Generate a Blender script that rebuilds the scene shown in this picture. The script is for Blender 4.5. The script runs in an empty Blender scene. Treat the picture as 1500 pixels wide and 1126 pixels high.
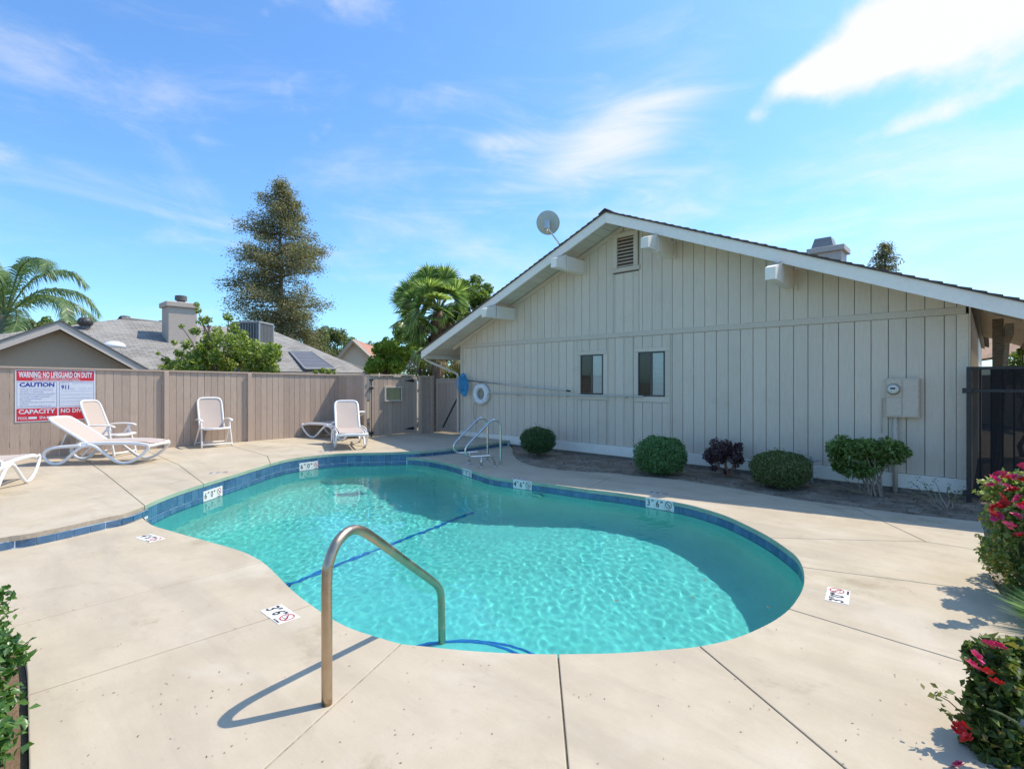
import bpy, bmesh, math, random
import numpy as np
from mathutils import Vector, Matrix, noise
from mathutils.geometry import delaunay_2d_cdt
random.seed(7)
scene = bpy.context.scene
COL = scene.collection
R = math.radians

CAUSTICS = True
# ---------------------------------------------------------------- camera
CAM_H = 1.6
YAW = R(42.9)
cam_data = bpy.data.cameras.new('camera')
cam = bpy.data.objects.new('camera', cam_data)
COL.objects.link(cam)
cam.location = (0, 0, CAM_H)
cam.rotation_euler = (R(90), 0, YAW)
cam_data.sensor_width = 36
cam_data.lens = 36 * 754 / 1500
cam_data.shift_y = -0.002
cam_data.clip_start = 0.05
cam_data.clip_end = 3000
scene.camera = cam

# ---------------------------------------------------------------- sun and sky
SUN_A, SUN_B = 0.28, 0.58           # horizontal run per unit of height, towards the sun
SUN_EL = math.atan2(1, math.hypot(SUN_A, SUN_B))
SUN_ROT = math.atan2(SUN_A, SUN_B)
sun_data = bpy.data.lights.new('sun', 'SUN')
sun_data.energy = 2.05
sun_data.angle = R(0.5)
sun_data.color = (1.0, 0.90, 0.75)
sun = bpy.data.objects.new('sun', sun_data)
COL.objects.link(sun)
sun.location = (10, 20, 40)
sun.rotation_euler = Vector((SUN_A, SUN_B, 1)).to_track_quat('Z', 'Y').to_euler()

world = bpy.data.worlds.new('World')
scene.world = world
world.use_nodes = True
wn, wl = world.node_tree.nodes, world.node_tree.links
for n in list(wn): wn.remove(n)
def wnode(t, **kw):
    n = wn.new(t)
    for k, v in kw.items(): setattr(n, k, v)
    return n
w_out = wnode('ShaderNodeOutputWorld')
w_bg = wnode('ShaderNodeBackground')
w_bg.inputs['Strength'].default_value = 0.15
sky = wnode('ShaderNodeTexSky', sky_type='NISHITA')
sky.sun_disc = False
sky.sun_elevation = SUN_EL
sky.sun_rotation = SUN_ROT
sky.air_density = 1.0
sky.dust_density = 1.0
sky.ozone_density = 1.6
wtc = wnode('ShaderNodeTexCoord')
def wmath(op, a, b=None, c=None, clamp=False):
    n = wnode('ShaderNodeMath', operation=op, use_clamp=clamp)
    for i, v in enumerate((a, b, c)):
        if v is None: continue
        if isinstance(v, (int, float)): n.inputs[i].default_value = v
        else: wl.new(v, n.inputs[i])
    return n.outputs[0]
def px_dir(px, py):
    t, u = (px-750)/754, (560-py)/754
    f = Vector((-math.sin(YAW), math.cos(YAW), 0)); r = Vector((math.cos(YAW), math.sin(YAW), 0))
    return (f + r*t + Vector((0, 0, u))).normalized()
def cloud_patch(px, py, wx, wz, tilt=0.0):
    """soft elliptical patch of cloud round a direction of the sky, a value 0..1"""
    d = px_dir(px, py)
    e1 = Vector((0, 0, 1)).cross(d).normalized() * -1
    e2 = d.cross(e1).normalized()
    if e2.z < 0: e2 = -e2
    a = e1*math.cos(tilt) + e2*math.sin(tilt); b = -e1*math.sin(tilt) + e2*math.cos(tilt)
    out = []
    for v, s in ((a, wx), (b, wz)):
        n = wnode('ShaderNodeVectorMath', operation='DOT_PRODUCT')
        wl.new(wtc.outputs['Generated'], n.inputs[0]); n.inputs[1].default_value = v
        c = wmath('SUBTRACT', n.outputs['Value'], d.dot(v))
        out.append(wmath('POWER', wmath('ABSOLUTE', wmath('DIVIDE', c, s)), 2.0))
    n = wnode('ShaderNodeVectorMath', operation='DOT_PRODUCT')
    wl.new(wtc.outputs['Generated'], n.inputs[0]); n.inputs[1].default_value = d
    front = wmath('GREATER_THAN', n.outputs['Value'], 0.0)
    g = wmath('EXPONENT', wmath('MULTIPLY', wmath('ADD', out[0], out[1]), -1.0))
    return wmath('MULTIPLY', g, front)
def wnoise(scale, detail, rough, stretch=(1, 1, 1), dist=0.0, off=(0, 0, 0)):
    m = wnode('ShaderNodeMapping'); m.inputs['Scale'].default_value = stretch; m.inputs['Location'].default_value = off
    wl.new(wtc.outputs['Generated'], m.inputs['Vector'])
    n = wnode('ShaderNodeTexNoise'); wl.new(m.outputs[0], n.inputs['Vector'])
    n.inputs['Scale'].default_value = scale; n.inputs['Detail'].default_value = detail
    n.inputs['Roughness'].default_value = rough; n.inputs['Distortion'].default_value = dist
    return n.outputs['Fac']
nz_puff = wnoise(7.0, 10, 0.58, (1, 1, 1.25), 0.15)
nz_wisp = wnoise(4.0, 8, 0.62, (1.0, 1.0, 4.5), 0.9, (3, 1, 2))
nz_big = wnoise(1.6, 4, 0.5, (1, 1, 2.5), 0.2, (9, 2, 5))
def wramp(v, lo, hi):
    n = wnode('ShaderNodeMapRange', interpolation_type='SMOOTHSTEP')
    wl.new(v, n.inputs['Value']); n.inputs['From Min'].default_value = lo; n.inputs['From Max'].default_value = hi
    return n.outputs['Result']
puffs = None
for (px, py, wx, wz, tilt, amp) in ((1310, 30, .15, .085, .12, .92), (1450, 10, .14, .075, .05, .95), (1235, 95, .08, .035, .25, .75), (1180, 118, .06, .022, .2, .5), (1140, 125, .04, .018, .2, .5),
                                    (1320, 185, .095, .020, .12, 1.0), (1105, 172, .02, .014, 0, .5), (585, 65, .022, .014, .1, .38), (500, 15, .05, .016, -.1, .42)):
    p = wmath('MULTIPLY', cloud_patch(px, py, wx, wz, tilt), amp)
    puffs = p if puffs is None else wmath('ADD', puffs, p)
puff_mask = wramp(wmath('ADD', puffs, wmath('MULTIPLY', wmath('SUBTRACT', nz_puff, 0.5), 2.6)), 0.42, 1.45)
wisps = None
for (px, py, wx, wz, tilt, amp) in ((930, 175, .17, .055, .28, .72), (735, 208, .07, .018, 0, .62), (940, 150, .07, .014, .05, .35), (900, 250, .30, .06, .1, .42), (900, 215, .12, .04, .3, .3),
                                    (100, 255, .20, .03, -.12, .40), (620, 140, .16, .04, .1, .30), (1200, 280, .20, .025, .02, .32), (60, 310, .25, .05, -.1, .2),
                                    (1000, 20, .20, .03, 0, .25), (1400, 320, .12, .02, 0, .25)):
    p = wmath('MULTIPLY', cloud_patch(px, py, wx, wz, tilt), amp)
    wisps = p if wisps is None else wmath('ADD', wisps, p)
wisp_mask = wmath('MULTIPLY', wramp(wmath('ADD', wmath('ADD', wisps, wmath('MULTIPLY', wmath('SUBTRACT', nz_wisp, 0.5), 1.3)), wmath('MULTIPLY', wmath('SUBTRACT', nz_big, .5), .5)), 0.12, 1.5), 0.85)
nz_field = wnoise(2.1, 9, 0.6, (1, 1, 2.4), 0.5, (4, 7, 1))
field_mask = wmath('MULTIPLY', wramp(wmath('ADD', nz_field, wmath('MULTIPLY', wmath('SUBTRACT', nz_wisp, .5), .35)), 0.46, 0.86), 0.60)  # scattered cloud over the whole sky, added to lift and neutralise the ambient light
cl_fac = wmath('MINIMUM', wmath('ADD', wmath('ADD', puff_mask, wisp_mask), field_mask), 0.93)
w_gain = wnode('ShaderNodeMix', data_type='RGBA', blend_type='MULTIPLY'); w_gain.inputs['Factor'].default_value = 1.0
wl.new(sky.outputs[0], w_gain.inputs['A']); w_gain.inputs['B'].default_value = (0.38, 0.57, 0.73, 1)
w_mix = wnode('ShaderNodeMix', data_type='RGBA')
wl.new(cl_fac, w_mix.inputs['Factor']); wl.new(w_gain.outputs['Result'], w_mix.inputs['A'])
w_mix.inputs['B'].default_value = (2.75, 2.72, 2.75, 1)
wl.new(w_mix.outputs['Result'], w_bg.inputs['Color'])
wl.new(w_bg.outputs[0], w_out.inputs['Surface'])

scene.view_settings.view_transform = 'Standard'
scene.view_settings.look = 'None'
scene.view_settings.exposure = 1.32
scene.view_settings.gamma = 1.0
scene.view_settings.use_curve_mapping = False
scene.render.engine = 'CYCLES'
scene.cycles.max_bounces = 10
scene.cycles.transparent_max_bounces = 12
scene.cycles.use_denoising = True
scene.cycles.sample_clamp_indirect = 6

# ---------------------------------------------------------------- helpers: picture point -> place
FX, FY = -math.sin(YAW), math.cos(YAW)
RX, RY = math.cos(YAW), math.sin(YAW)
def ray(px): 
    t = (px-750)/754
    return FX + RX*t, FY + RY*t
def G(px, py, z=0.0):
    D = (CAM_H-z)*754/(py-560)
    a, b = ray(px)
    return (a*D, b*D)
def atY(px, py, Y):
    a, b = ray(px); D = Y/b
    return (a*D, CAM_H + (560-py)/754*D)       # X, Z
def atX(px, py, X):
    a, b = ray(px); D = X/a
    return (b*D, CAM_H + (560-py)/754*D)       # Y, Z
def atD(px, py, D):
    a, b = ray(px)
    return Vector((a*D, b*D, CAM_H + (560-py)/754*D))

# ---------------------------------------------------------------- helpers: materials
def srgb(r, g, b):
    f = lambda c: (c/255/12.92) if c/255 <= .04045 else ((c/255+.055)/1.055)**2.4
    return (f(r), f(g), f(b), 1)
class Mat:
    def __init__(s, name):
        s.m = bpy.data.materials.new(name); s.m.use_nodes = True
        s.n, s.l = s.m.node_tree.nodes, s.m.node_tree.links
        s.b = s.n['Principled BSDF']; s.out = s.n['Material Output']
    def node(s, t, **kw):
        n = s.n.new(t)
        for k, v in kw.items(): setattr(n, k, v)
        return n
    def set(s, sock, v):
        if isinstance(v, bpy.types.NodeSocket): s.l.new(v, sock)
        else: sock.default_value = v
    def math(s, op, a, b=0.0, clamp=False):
        n = s.node('ShaderNodeMath', operation=op, use_clamp=clamp); s.set(n.inputs[0], a); s.set(n.inputs[1], b); return n.outputs[0]
    def coords(s, kind='Object', scale=(1, 1, 1), loc=(0, 0, 0)):
        if kind == 'World':
            o = s.node('ShaderNodeNewGeometry').outputs['Position']
        else: o = s.node('ShaderNodeTexCoord').outputs[kind]
        m = s.node('ShaderNodeMapping'); m.inputs['Scale'].default_value = scale; m.inputs['Location'].default_value = loc
        s.l.new(o, m.inputs['Vector']); return m.outputs[0]
    def noise(s, scale=5, detail=4, rough=.55, vec=None, dist=0.0):
        n = s.node('ShaderNodeTexNoise'); n.inputs['Scale'].default_value = scale; n.inputs['Detail'].default_value = detail
        n.inputs['Roughness'].default_value = rough; n.inputs['Distortion'].default_value = dist
        if vec is not None: s.l.new(vec, n.inputs['Vector'])
        return n.outputs['Fac']
    def ramp(s, v, lo, hi, a=0.0, b=1.0):
        n = s.node('ShaderNodeMapRange', interpolation_type='SMOOTHSTEP'); s.l.new(v, n.inputs['Value'])
        n.inputs['From Min'].default_value = lo; n.inputs['From Max'].default_value = hi
        n.inputs['To Min'].default_value = a; n.inputs['To Max'].default_value = b
        return n.outputs['Result']
    def mix(s, f, a, b, blend='MIX'):
        n = s.node('ShaderNodeMix', data_type='RGBA', blend_type=blend)
        s.set(n.inputs['Factor'], f)
        s.set(n.inputs['A'], a); s.set(n.inputs['B'], b); return n.outputs['Result']
    def bump(s, h, strength=.3, dist=.01):
        n = s.node('ShaderNodeBump'); n.inputs['Strength'].default_value = strength; n.inputs['Distance'].default_value = dist
        s.l.new(h, n.inputs['Height']); s.l.new(n.outputs[0], s.b.inputs['Normal'])
    def color(s, v): s.set(s.b.inputs['Base Color'], v)
    def rough(s, v): s.set(s.b.inputs['Roughness'], v)
    def island(s):
        return s.node('ShaderNodeNewGeometry').outputs['Random Per Island']
    def objrand(s):
        return s.node('ShaderNodeObjectInfo').outputs['Random']
def C3(r, g, b): return (r, g, b, 1)

def painted(name, col, var=.12, rough=.6, grain=(3, 3, 3), bump=.15, dirt=None, dirt_amt=.35, spec=None, scale=8, perobj=.08):
    m = Mat(name)
    v = m.coords('World', grain)
    f = m.noise(scale, 6, .6, v)
    lo = tuple(c*(1-var) for c in col[:3]) + (1,); hi = tuple(min(1, c*(1+var)) for c in col[:3]) + (1,)
    c = m.mix(m.ramp(f, .3, .7), lo, hi)
    if dirt is not None:
        g = m.noise(1.7, 6, .65, m.coords('World', (1, 1, 1), (3, 5, 1)))
        c = m.mix(m.ramp(g, .5, .78, 0, dirt_amt), c, dirt)
    if perobj:
        k = m.node('ShaderNodeMapRange'); m.l.new(m.objrand(), k.inputs['Value'])
        k.inputs['To Min'].default_value = 1-perobj; k.inputs['To Max'].default_value = 1+perobj
        h = m.node('ShaderNodeHueSaturation'); m.l.new(k.outputs[0], h.inputs['Value']); m.set(h.inputs['Color'], c); c = h.outputs[0]
    m.color(c); m.rough(rough)
    if spec is not None: m.b.inputs['Specular IOR Level'].default_value = spec
    if bump: m.bump(f, bump, .006)
    return m.m
def metal(name, col, rough=.3, met=1.0, var=.15, aniso=False):
    m = Mat(name); f = m.noise(14, 6, .65, m.coords('World', (1, 1, 1)))
    m.color(m.mix(f, tuple(c*(1-var) for c in col[:3])+(1,), tuple(min(1, c*(1+var)) for c in col[:3])+(1,)))
    m.b.inputs['Metallic'].default_value = met
    m.rough(m.ramp(f, .3, .7, rough*.75, rough*1.25)); return m.m
def leaf_mat(name, cols, trans=.35, rough=.5, spec=.4):
    m = Mat(name)
    r = m.island()
    n = m.node('ShaderNodeValToRGB'); m.l.new(r, n.inputs[0])
    el = n.color_ramp.elements
    while len(el) < len(cols): el.new(0.5)
    for i, c in enumerate(cols):
        el[i].position = i/(len(cols)-1); el[i].color = (*c, 1)
    m.color(n.outputs[0]); m.rough(rough); m.b.inputs['Specular IOR Level'].default_value = spec
    if trans:
        t = m.node('ShaderNodeBsdfTranslucent')
        br = m.mix(1.0, n.outputs[0], (1.5, 1.6, .8, 1), 'MULTIPLY'); m.l.new(br, t.inputs['Color'])
        x = m.node('ShaderNodeMixShader'); x.inputs[0].default_value = trans
        m.l.new(m.b.outputs[0], x.inputs[1]); m.l.new(t.outputs[0], x.inputs[2]); m.l.new(x.outputs[0], m.out.inputs['Surface'])
    return m.m

# ---------------------------------------------------------------- helpers: meshes
class MB:
    """collects shapes and links them as one mesh object"""
    def __init__(s): s.v, s.f, s.mi = [], [], []
    def add(s, vs, fs, mi=0):
        o = len(s.v); s.v += [tuple(v) for v in vs]; s.f += [tuple(i+o for i in f) for f in fs]; s.mi += [mi]*len(fs); return s
    def box(s, x0, x1, y0, y1, z0, z1, mi=0, M=None):
        vs = [Vector((x, y, z)) for z in (z0, z1) for y in (y0, y1) for x in (x0, x1)]
        if M is not None: vs = [M @ v for v in vs]
        return s.add(vs, [(0, 2, 3, 1), (4, 5, 7, 6), (0, 1, 5, 4), (2, 6, 7, 3), (0, 4, 6, 2), (1, 3, 7, 5)], mi)
    def bbox(s, x0, x1, y0, y1, z0, z1, b=.006, mi=0, M=None):
        """box with chamfered edges"""
        bm = bmesh.new(); bmesh.ops.create_cube(bm, size=1)
        for v in bm.verts: v.co = Vector(((x0+x1)/2+v.co.x*(x1-x0), (y0+y1)/2+v.co.y*(y1-y0), (z0+z1)/2+v.co.z*(z1-z0)))
        bmesh.ops.bevel(bm, geom=bm.edges[:], offset=b, segments=1, affect='EDGES', profile=.5)
        if M is not None: bm.transform(M)
        bm.verts.index_update()
        s.add([v.co[:] for v in bm.verts], [tuple(v.index for v in f.verts) for f in bm.faces], mi); bm.free(); return s
    def prism(s, poly, axis, a, b, mi=0):
        """poly in the plane across axis, extruded from a to b"""
        def P(p, h):
            return {'x': (h, p[0], p[1]), 'y': (p[0], h, p[1]), 'z': (p[0], p[1], h)}[axis]
        n = len(poly)
        s.add([P(p, a) for p in poly]+[P(p, b) for p in poly],
              [tuple(range(n))[::-1], tuple(range(n, 2*n))]+[(i, (i+1) % n, n+(i+1) % n, n+i) for i in range(n)], mi); return s
    def tube(s, pts, r, seg=10, closed=False, caps=True, mi=0, flat=None, up=None):
        pts = [Vector(p) for p in pts]; n = len(pts)
        rs = r if isinstance(r, (list, tuple)) else [r]*n
        T = []
        for i in range(n):
            if closed: t = pts[(i+1) % n]-pts[i-1]
            else: t = pts[min(i+1, n-1)]-pts[max(i-1, 0)]
            T.append(t.normalized())
        u = up.copy() if up is not None else (Vector((0, 0, 1)) if abs(T[0].z) < .9 else Vector((1, 0, 0)))
        u = (u-T[0]*u.dot(T[0])).normalized()
        vs = []
        for i in range(n):
            u = up if up is not None else u
            u = (u-T[i]*u.dot(T[i])).normalized(); w = T[i].cross(u)
            fl = flat or (1, 1)
            for k in range(seg):
                a = 2*math.pi*k/seg
                vs.append(pts[i]+(u*math.cos(a)*fl[0]+w*math.sin(a)*fl[1])*rs[i])
        fs = []
        for i in range(n if closed else n-1):
            j = (i+1) % n
            for k in range(seg): fs.append((i*seg+k, i*seg+(k+1) % seg, j*seg+(k+1) % seg, j*seg+k))
        if caps and not closed: fs += [tuple(range(seg))[::-1], tuple((n-1)*seg+k for k in range(seg))]
        return s.add(vs, fs, mi)
    def lathe(s, prof, seg=24, c=(0, 0, 0), axis=Vector((0, 0, 1)), mi=0):
        q = Vector((0, 0, 1)).rotation_difference(axis); c = Vector(c); n = len(prof)
        vs = [c+q @ Vector((r*math.cos(2*math.pi*k/seg), r*math.sin(2*math.pi*k/seg), z)) for r, z in prof for k in range(seg)]
        fs = [(i*seg+k, i*seg+(k+1) % seg, (i+1)*seg+(k+1) % seg, (i+1)*seg+k) for i in range(n-1) for k in range(seg)]
        if prof[0][0] > 1e-5: fs.append(tuple(range(seg))[::-1])
        if prof[-1][0] > 1e-5: fs.append(tuple((n-1)*seg+k for k in range(seg)))
        return s.add(vs, fs, mi)
    def mesh(s, name, mats, smooth=False, autos=None):
        me = bpy.data.meshes.new(name); me.from_pydata(s.v, [], s.f)
        for m in (mats if isinstance(mats, (list, tuple)) else [mats]): me.materials.append(m)
        if any(s.mi): me.polygons.foreach_set('material_index', s.mi)
        if smooth: me.polygons.foreach_set('use_smooth', [True]*len(me.polygons))
        me.update()
        if autos: me.set_sharp_from_angle(angle=R(autos))
        return me
    def build(s, name, mats, parent=None, smooth=False, autos=None, loc=None, **tags):
        return link(name, s.mesh(name, mats, smooth, autos), parent, loc, **tags)
def link(name, data, parent=None, loc=None, rot=None, **tags):
    o = bpy.data.objects.new(name, data); COL.objects.link(o)
    if parent is not None: o.parent = parent
    if loc is not None: o.location = loc
    if rot is not None: o.rotation_euler = rot
    for k, v in tags.items(): o[k] = v
    return o
def thing(name, label, cat, loc=(0, 0, 0), rz=0.0, group=None):
    o = link(name, None, None, loc, (0, 0, rz), label=label, category=cat)
    o.empty_display_size = .2
    if group: o['group'] = group
    return o
def copy_thing(root, loc, rz, label):
    def rec(o, par):
        c = o.copy(); COL.objects.link(c)
        if par is not None: c.parent = par
        for ch in kids.get(o, ()): rec(ch, c)
        return c
    kids = {}
    for o in bpy.data.objects:
        if o.parent is not None: kids.setdefault(o.parent, []).append(o)
    r = rec(root, None); r.location = loc; r.rotation_euler = (0, 0, rz); r['label'] = label
    return r
def arc(c, r, a0, a1, n, plane='xz', y=0.0):
    out = []
    for i in range(n+1):
        a = R(a0+(a1-a0)*i/n); p, q = c[0]+r*math.cos(a), c[1]+r*math.sin(a)
        out.append((p, y, q) if plane == 'xz' else ((p, q, y) if plane == 'xy' else (y, p, q)))
    return out
def smooth_path(pts, n=8, closed=False):
    P = [Vector(p) for p in pts]; out = []; m = len(P)
    rng = range(m) if closed else range(m-1)
    for i in rng:
        p0 = P[(i-1) % m] if closed or i > 0 else P[0]*2-P[1]
        p1, p2 = P[i], P[(i+1) % m]
        p3 = P[(i+2) % m] if closed or i+2 < m else P[-1]*2-P[-2]
        for k in range(n):
            t = k/n
            out.append(.5*((2*p1)+(-p0+p2)*t+(2*p0-5*p1+4*p2-p3)*t*t+(-p0+3*p1-3*p2+p3)*t**3))
    if not closed: out.append(P[-1])
    return out
FONT = None
def text_mesh(txt, size, depth=.0015, align='CENTER', bold=0.0, sx=1.0):
    cu = bpy.data.curves.new('t', 'FONT'); cu.body = txt; cu.size = size; cu.align_x = align; cu.align_y = 'CENTER'
    cu.extrude = depth; cu.offset = bold; cu.resolution_u = 2
    o = bpy.data.objects.new('t', cu); COL.objects.link(o)
    dg = bpy.context.evaluated_depsgraph_get(); me = bpy.data.meshes.new_from_object(o.evaluated_get(dg))
    bpy.data.objects.remove(o); bpy.data.curves.remove(cu)
    if sx != 1.0:
        for v in me.vertices: v.co.x *= sx
    return me
def add_mesh(mb, me, M, mi=0):
    mb.add([M @ v.co for v in me.vertices], [tuple(p.vertices) for p in me.polygons], mi); bpy.data.meshes.remove(me)
# ================================================================ materials of the ground
def concrete_mat():
    m = Mat('deck_concrete')
    w = m.coords('World')
    big = m.noise(.45, 5, .6, w); mid = m.noise(2.2, 6, .65, m.coords('World', (1, 1, 1), (4, 2, 0))); fine = m.noise(60, 5, .7, w)
    streak = m.noise(1.3, 5, .6, m.coords('World', (.35, 1.8, 1), (1, 1, 0)), .4)
    c = m.mix(m.ramp(mid, .3, .72), C3(.445, .372, .262), C3(.54, .46, .335))
    c = m.mix(m.ramp(big, .35, .7, 0, .6), c, C3(.50, .42, .32))
    c = m.mix(m.ramp(streak, .44, .70, 0, .7), c, C3(.385, .325, .245))
    st = m.noise(1.1, 7, .72, m.coords('World', (1, 1, 1), (7.3, 1.1, 0)), .3)
    c = m.mix(m.ramp(st, .55, .72, 0, .8), c, C3(.31, .255, .16))
    st2 = m.noise(5.5, 5, .6, m.coords('World', (.6, 1.6, 1), (2, 8, 0)), .6)
    c = m.mix(m.ramp(st2, .62, .74, 0, .38), c, C3(.34, .29, .22))
    br_ = m.noise(9, 6, .7, m.coords('World', (.8, 14, 1), (1, 3, 0)), .1)
    c = m.mix(m.ramp(br_, .45, .75, 0, .22), c, C3(.38, .32, .235))
    pale = m.noise(.9, 5, .6, m.coords('World', (1, 1, 1), (11, 4, 0)), .5)
    c = m.mix(m.ramp(pale, .52, .70, 0, .4), c, C3(.60, .535, .43))
    sp = m.noise(26, 3, .5, m.coords('World', (1, 1, 1), (5, 5, 0)))
    c = m.mix(m.ramp(sp, .755, .785, 0, .7), c, C3(.14, .11, .085))
    c = m.mix(m.ramp(fine, .3, .7, 0, .12), c, C3(.34, .30, .26))
    m.color(c); m.rough(.82); m.b.inputs['Specular IOR Level'].default_value = .25
    h = m.math('ADD', m.math('MULTIPLY', fine, .4), m.math('MULTIPLY', m.noise(240, 3, .6, w), .35))
    h = m.math('ADD', h, m.math('MULTIPLY', mid, 1.2))
    m.bump(h, .22, .006)
    return m.m
M_CONC = concrete_mat()
def coping_mat():
    # concrete edge stained green over the water
    m = Mat('coping_edge'); n = m.noise(3, 6, .6, m.coords('World'))
    m.color(m.mix(m.ramp(n, .3, .7), C3(.235, .34, .245), C3(.33, .43, .32))); m.rough(.7)
    m.bump(m.noise(90, 4, .6, m.coords('World')), .2, .004); return m.m
M_COPE = coping_mat()
M_COPE_TAN = painted('coping_edge_tan', C3(.40, .33, .25), .15, .75)
M_JOINT = painted('joint_sand', C3(.11, .085, .06), .3, .9)
M_JOINT_L = painted('joint_light', C3(.30, .25, .19), .3, .9)
M_GROUT = painted('tile_grout', C3(.62, .66, .68), .1, .7)
def tile_mat():
    m = Mat('blue_tile'); r = m.objrand()
    n = m.noise(9, 6, .7, m.coords('World'))
    c = m.mix(r, C3(.035, .095, .19), C3(.06, .15, .27))
    c = m.mix(m.ramp(n, .42, .75, 0, .5), c, C3(.15, .26, .36))
    m.color(c); m.rough(.16); m.b.inputs['Coat Weight'].default_value = .3
    m.bump(m.noise(14, 2, .5, m.coords('World')), .12, .01); return m.m
M_TILE = tile_mat()
M_TILE_DK = painted('dark_tile', C3(.02, .06, .20), .3, .2)

# ================================================================ pool outline (metres)
WATER_Z, DECK_Z, STEP_Z = -0.14, 0.0, 0.13
near_px = [(209,757,'R0'),(214,759),(216.5,763),(221,767),(229,770.6),(244,775,),(265,781,'J1'),(286.6,787),(312,794),(338.5,801.5),(363,810),(385,822,'J2'),(401,836),(423,858),(440,873),(457,885,'J3'),
  (483,903),(516,919.6),(554.6,932),(588,941.5,'J4'),(622,945),(657.6,949),(700,952.5),(745,955),(785,956.3),(817,956.5,'J5'),(860,956),(900,955),(950,952),(1000,948),(1024,945,'J6'),
  (1055,939),(1085,930),(1110,919.5),(1134,907),(1155,891,'J7'),(1168,874),(1175,860),(1177,846),(1174.5,830,'J8'),(1166,815),(1150,802),(1128,787,'J9'),(1105,774.5),(1080,762.5),(1060,754),(1030,744.5),
  (1000,737),(951.7,728.7),(905,721.5),(858,716,'J11'),(806.7,708.8),(780,705.5),(756,702.5),(720,697.5),(690,688.5,'J12'),(665,680.5),(640,674.8),(618,671.5)]
near = [(Vector(G(p[0], p[1], DECK_Z)), p[3-1] if len(p) > 2 else None) for p in near_px]
TIP = Vector((-9.12, 6.50))
near.append((TIP, 'TIP'))
raised_px = [(-420,880),(-200,828),(-90,805),(0,787),(40,781),(100,769),(150,758),(180,752),(200,745),(212,740,'N'),(230,731.5),(260,720),(298,708,'a'),(333,697.5),(371,686),(396,678.5,'b'),(420,672.5),(445,668.8),(480,665),(519,663,'c'),(555,662.5)]
raised = [(Vector(G(p[0], p[1], STEP_Z)), p[2] if len(p) > 2 else None) for p in raised_px]
raised.append((TIP.copy(), 'T'))
riser_r = [Vector(p) for p in ((-8.93,6.80),(-8.84,7.3),(-8.83,7.9),(-8.86,8.6),(-8.93,9.53))]
iN = [i for i, (p, t) in enumerate(raised) if t == 'N'][0]

def densify(pts, n=4):
    """smooth a 2D polyline"""
    return [Vector((v.x, v.y)) for v in smooth_path([(p.x, p.y, 0) for p in pts], n)]
near_pts = [p for p, t in near]
raised_pts = [p for p, t in raised]
def densify_tagged(lst, n=4):
    pts = [(p.x, p.y, 0) for p, t in lst]; sp = smooth_path(pts, n); out = []
    for i, v in enumerate(sp):
        t = lst[i//n][1] if i % n == 0 and i//n < len(lst) else None
        out.append((Vector((v.x, v.y)), t))
    return out
nearD = densify_tagged(near, 3)
raisedD = densify_tagged(raised, 4)
iND = [i for i, (p, t) in enumerate(raisedD) if t == 'N'][0]
# pool outline: along the near and right edge, then back along the raised edge
pool_poly = [p for p, t in nearD] + [p for p, t in raisedD[iND:-1]][::-1]
def area(poly): return .5*sum(poly[i].x*poly[(i+1) % len(poly)].y-poly[(i+1) % len(poly)].x*poly[i].y for i in range(len(poly)))
def offset_poly(poly, d):
    """shift the outline outwards by d"""
    sgn = 1 if area(poly) > 0 else -1; n = len(poly); out = []
    for i in range(n):
        a, b, c = poly[i-1], poly[i], poly[(i+1) % n]
        t1, t2 = (b-a), (c-b)
        t1 = t1.normalized() if t1.length > 1e-9 else t2.normalized(); t2 = t2.normalized() if t2.length > 1e-9 else t1
        n1, n2 = Vector((t1.y, -t1.x)), Vector((t2.y, -t2.x)); m = (n1+n2)
        m = m.normalized() if m.length > 1e-6 else n1
        out.append(b+m*sgn*d/max(.5, m.dot(n1)))
    return out
def clean(poly, eps=.012):
    out = [poly[0]]
    for p in poly[1:]:
        if (p-out[-1]).length > eps: out.append(p)
    if (out[0]-out[-1]).length < eps: out.pop()
    return out
pool_poly = clean(pool_poly, .03)

# ================================================================ deck slabs
deck = link('pool_deck', None, None, (0, 0, 0), kind='structure')
raised_deck = link('raised_pool_deck', None, None, (0, 0, 0), kind='structure')
def slab(poly, ztop, thick, parent, edge_mat=None, gap=.004, ch=.006):
    poly = clean(poly, .008)
    if area(poly) < 0: poly = poly[::-1]
    rings = [(offset_poly(poly, -gap-ch), ztop), (offset_poly(poly, -gap-ch*.3), ztop-ch*.3), (offset_poly(poly, -gap), ztop-ch), (offset_poly(poly, -gap), ztop-thick)]
    n = len(poly); mb = MB()
    vs = [(p.x, p.y, z) for r, z in rings for p in r]
    fs = [tuple(range(n))]; mi = [0]
    for k in range(3):
        for i in range(n): fs.append((k*n+i, (k+1)*n+i, (k+1)*n+(i+1) % n, k*n+(i+1) % n)); mi.append(1 if k == 2 else 0)
    fs.append(tuple(3*n+i for i in range(n))[::-1]); mi.append(1)
    mb.v, mb.f, mb.mi = vs, fs, mi
    return mb.build('slab', [M_CONC, edge_mat or M_COPE], parent)
nidx = {t: i for i, (p, t) in enumerate(nearD) if t}
def inner(a, b): return [p for p, t in nearD[nidx[a]:nidx[b]+1]]
g = lambda *pts: [Vector(G(x, y, 0)) for x, y in pts]
left_riser = [p for p, t in raisedD[:iND+1]]          # from far left to the notch
O = {'J1': (-190, 905), 'J2': (5, 920), 'J3': (39, 1018), 'J4': (86, 1400), 'J5': (856, 1400), 'J6': (1567, 1400), 'J7': (1515, 1000), 'J8': (1466, 868)}
S = []
S.append(inner('R0', 'J1') + g(O['J1']) + left_riser)
S.append(inner('J1', 'J2') + g(O['J2'], (-60, 893), O['J1']))
S.append(inner('J2', 'J3') + g(O['J3'], (38.5, 985), (36, 965), (25, 942), O['J2']))
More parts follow.
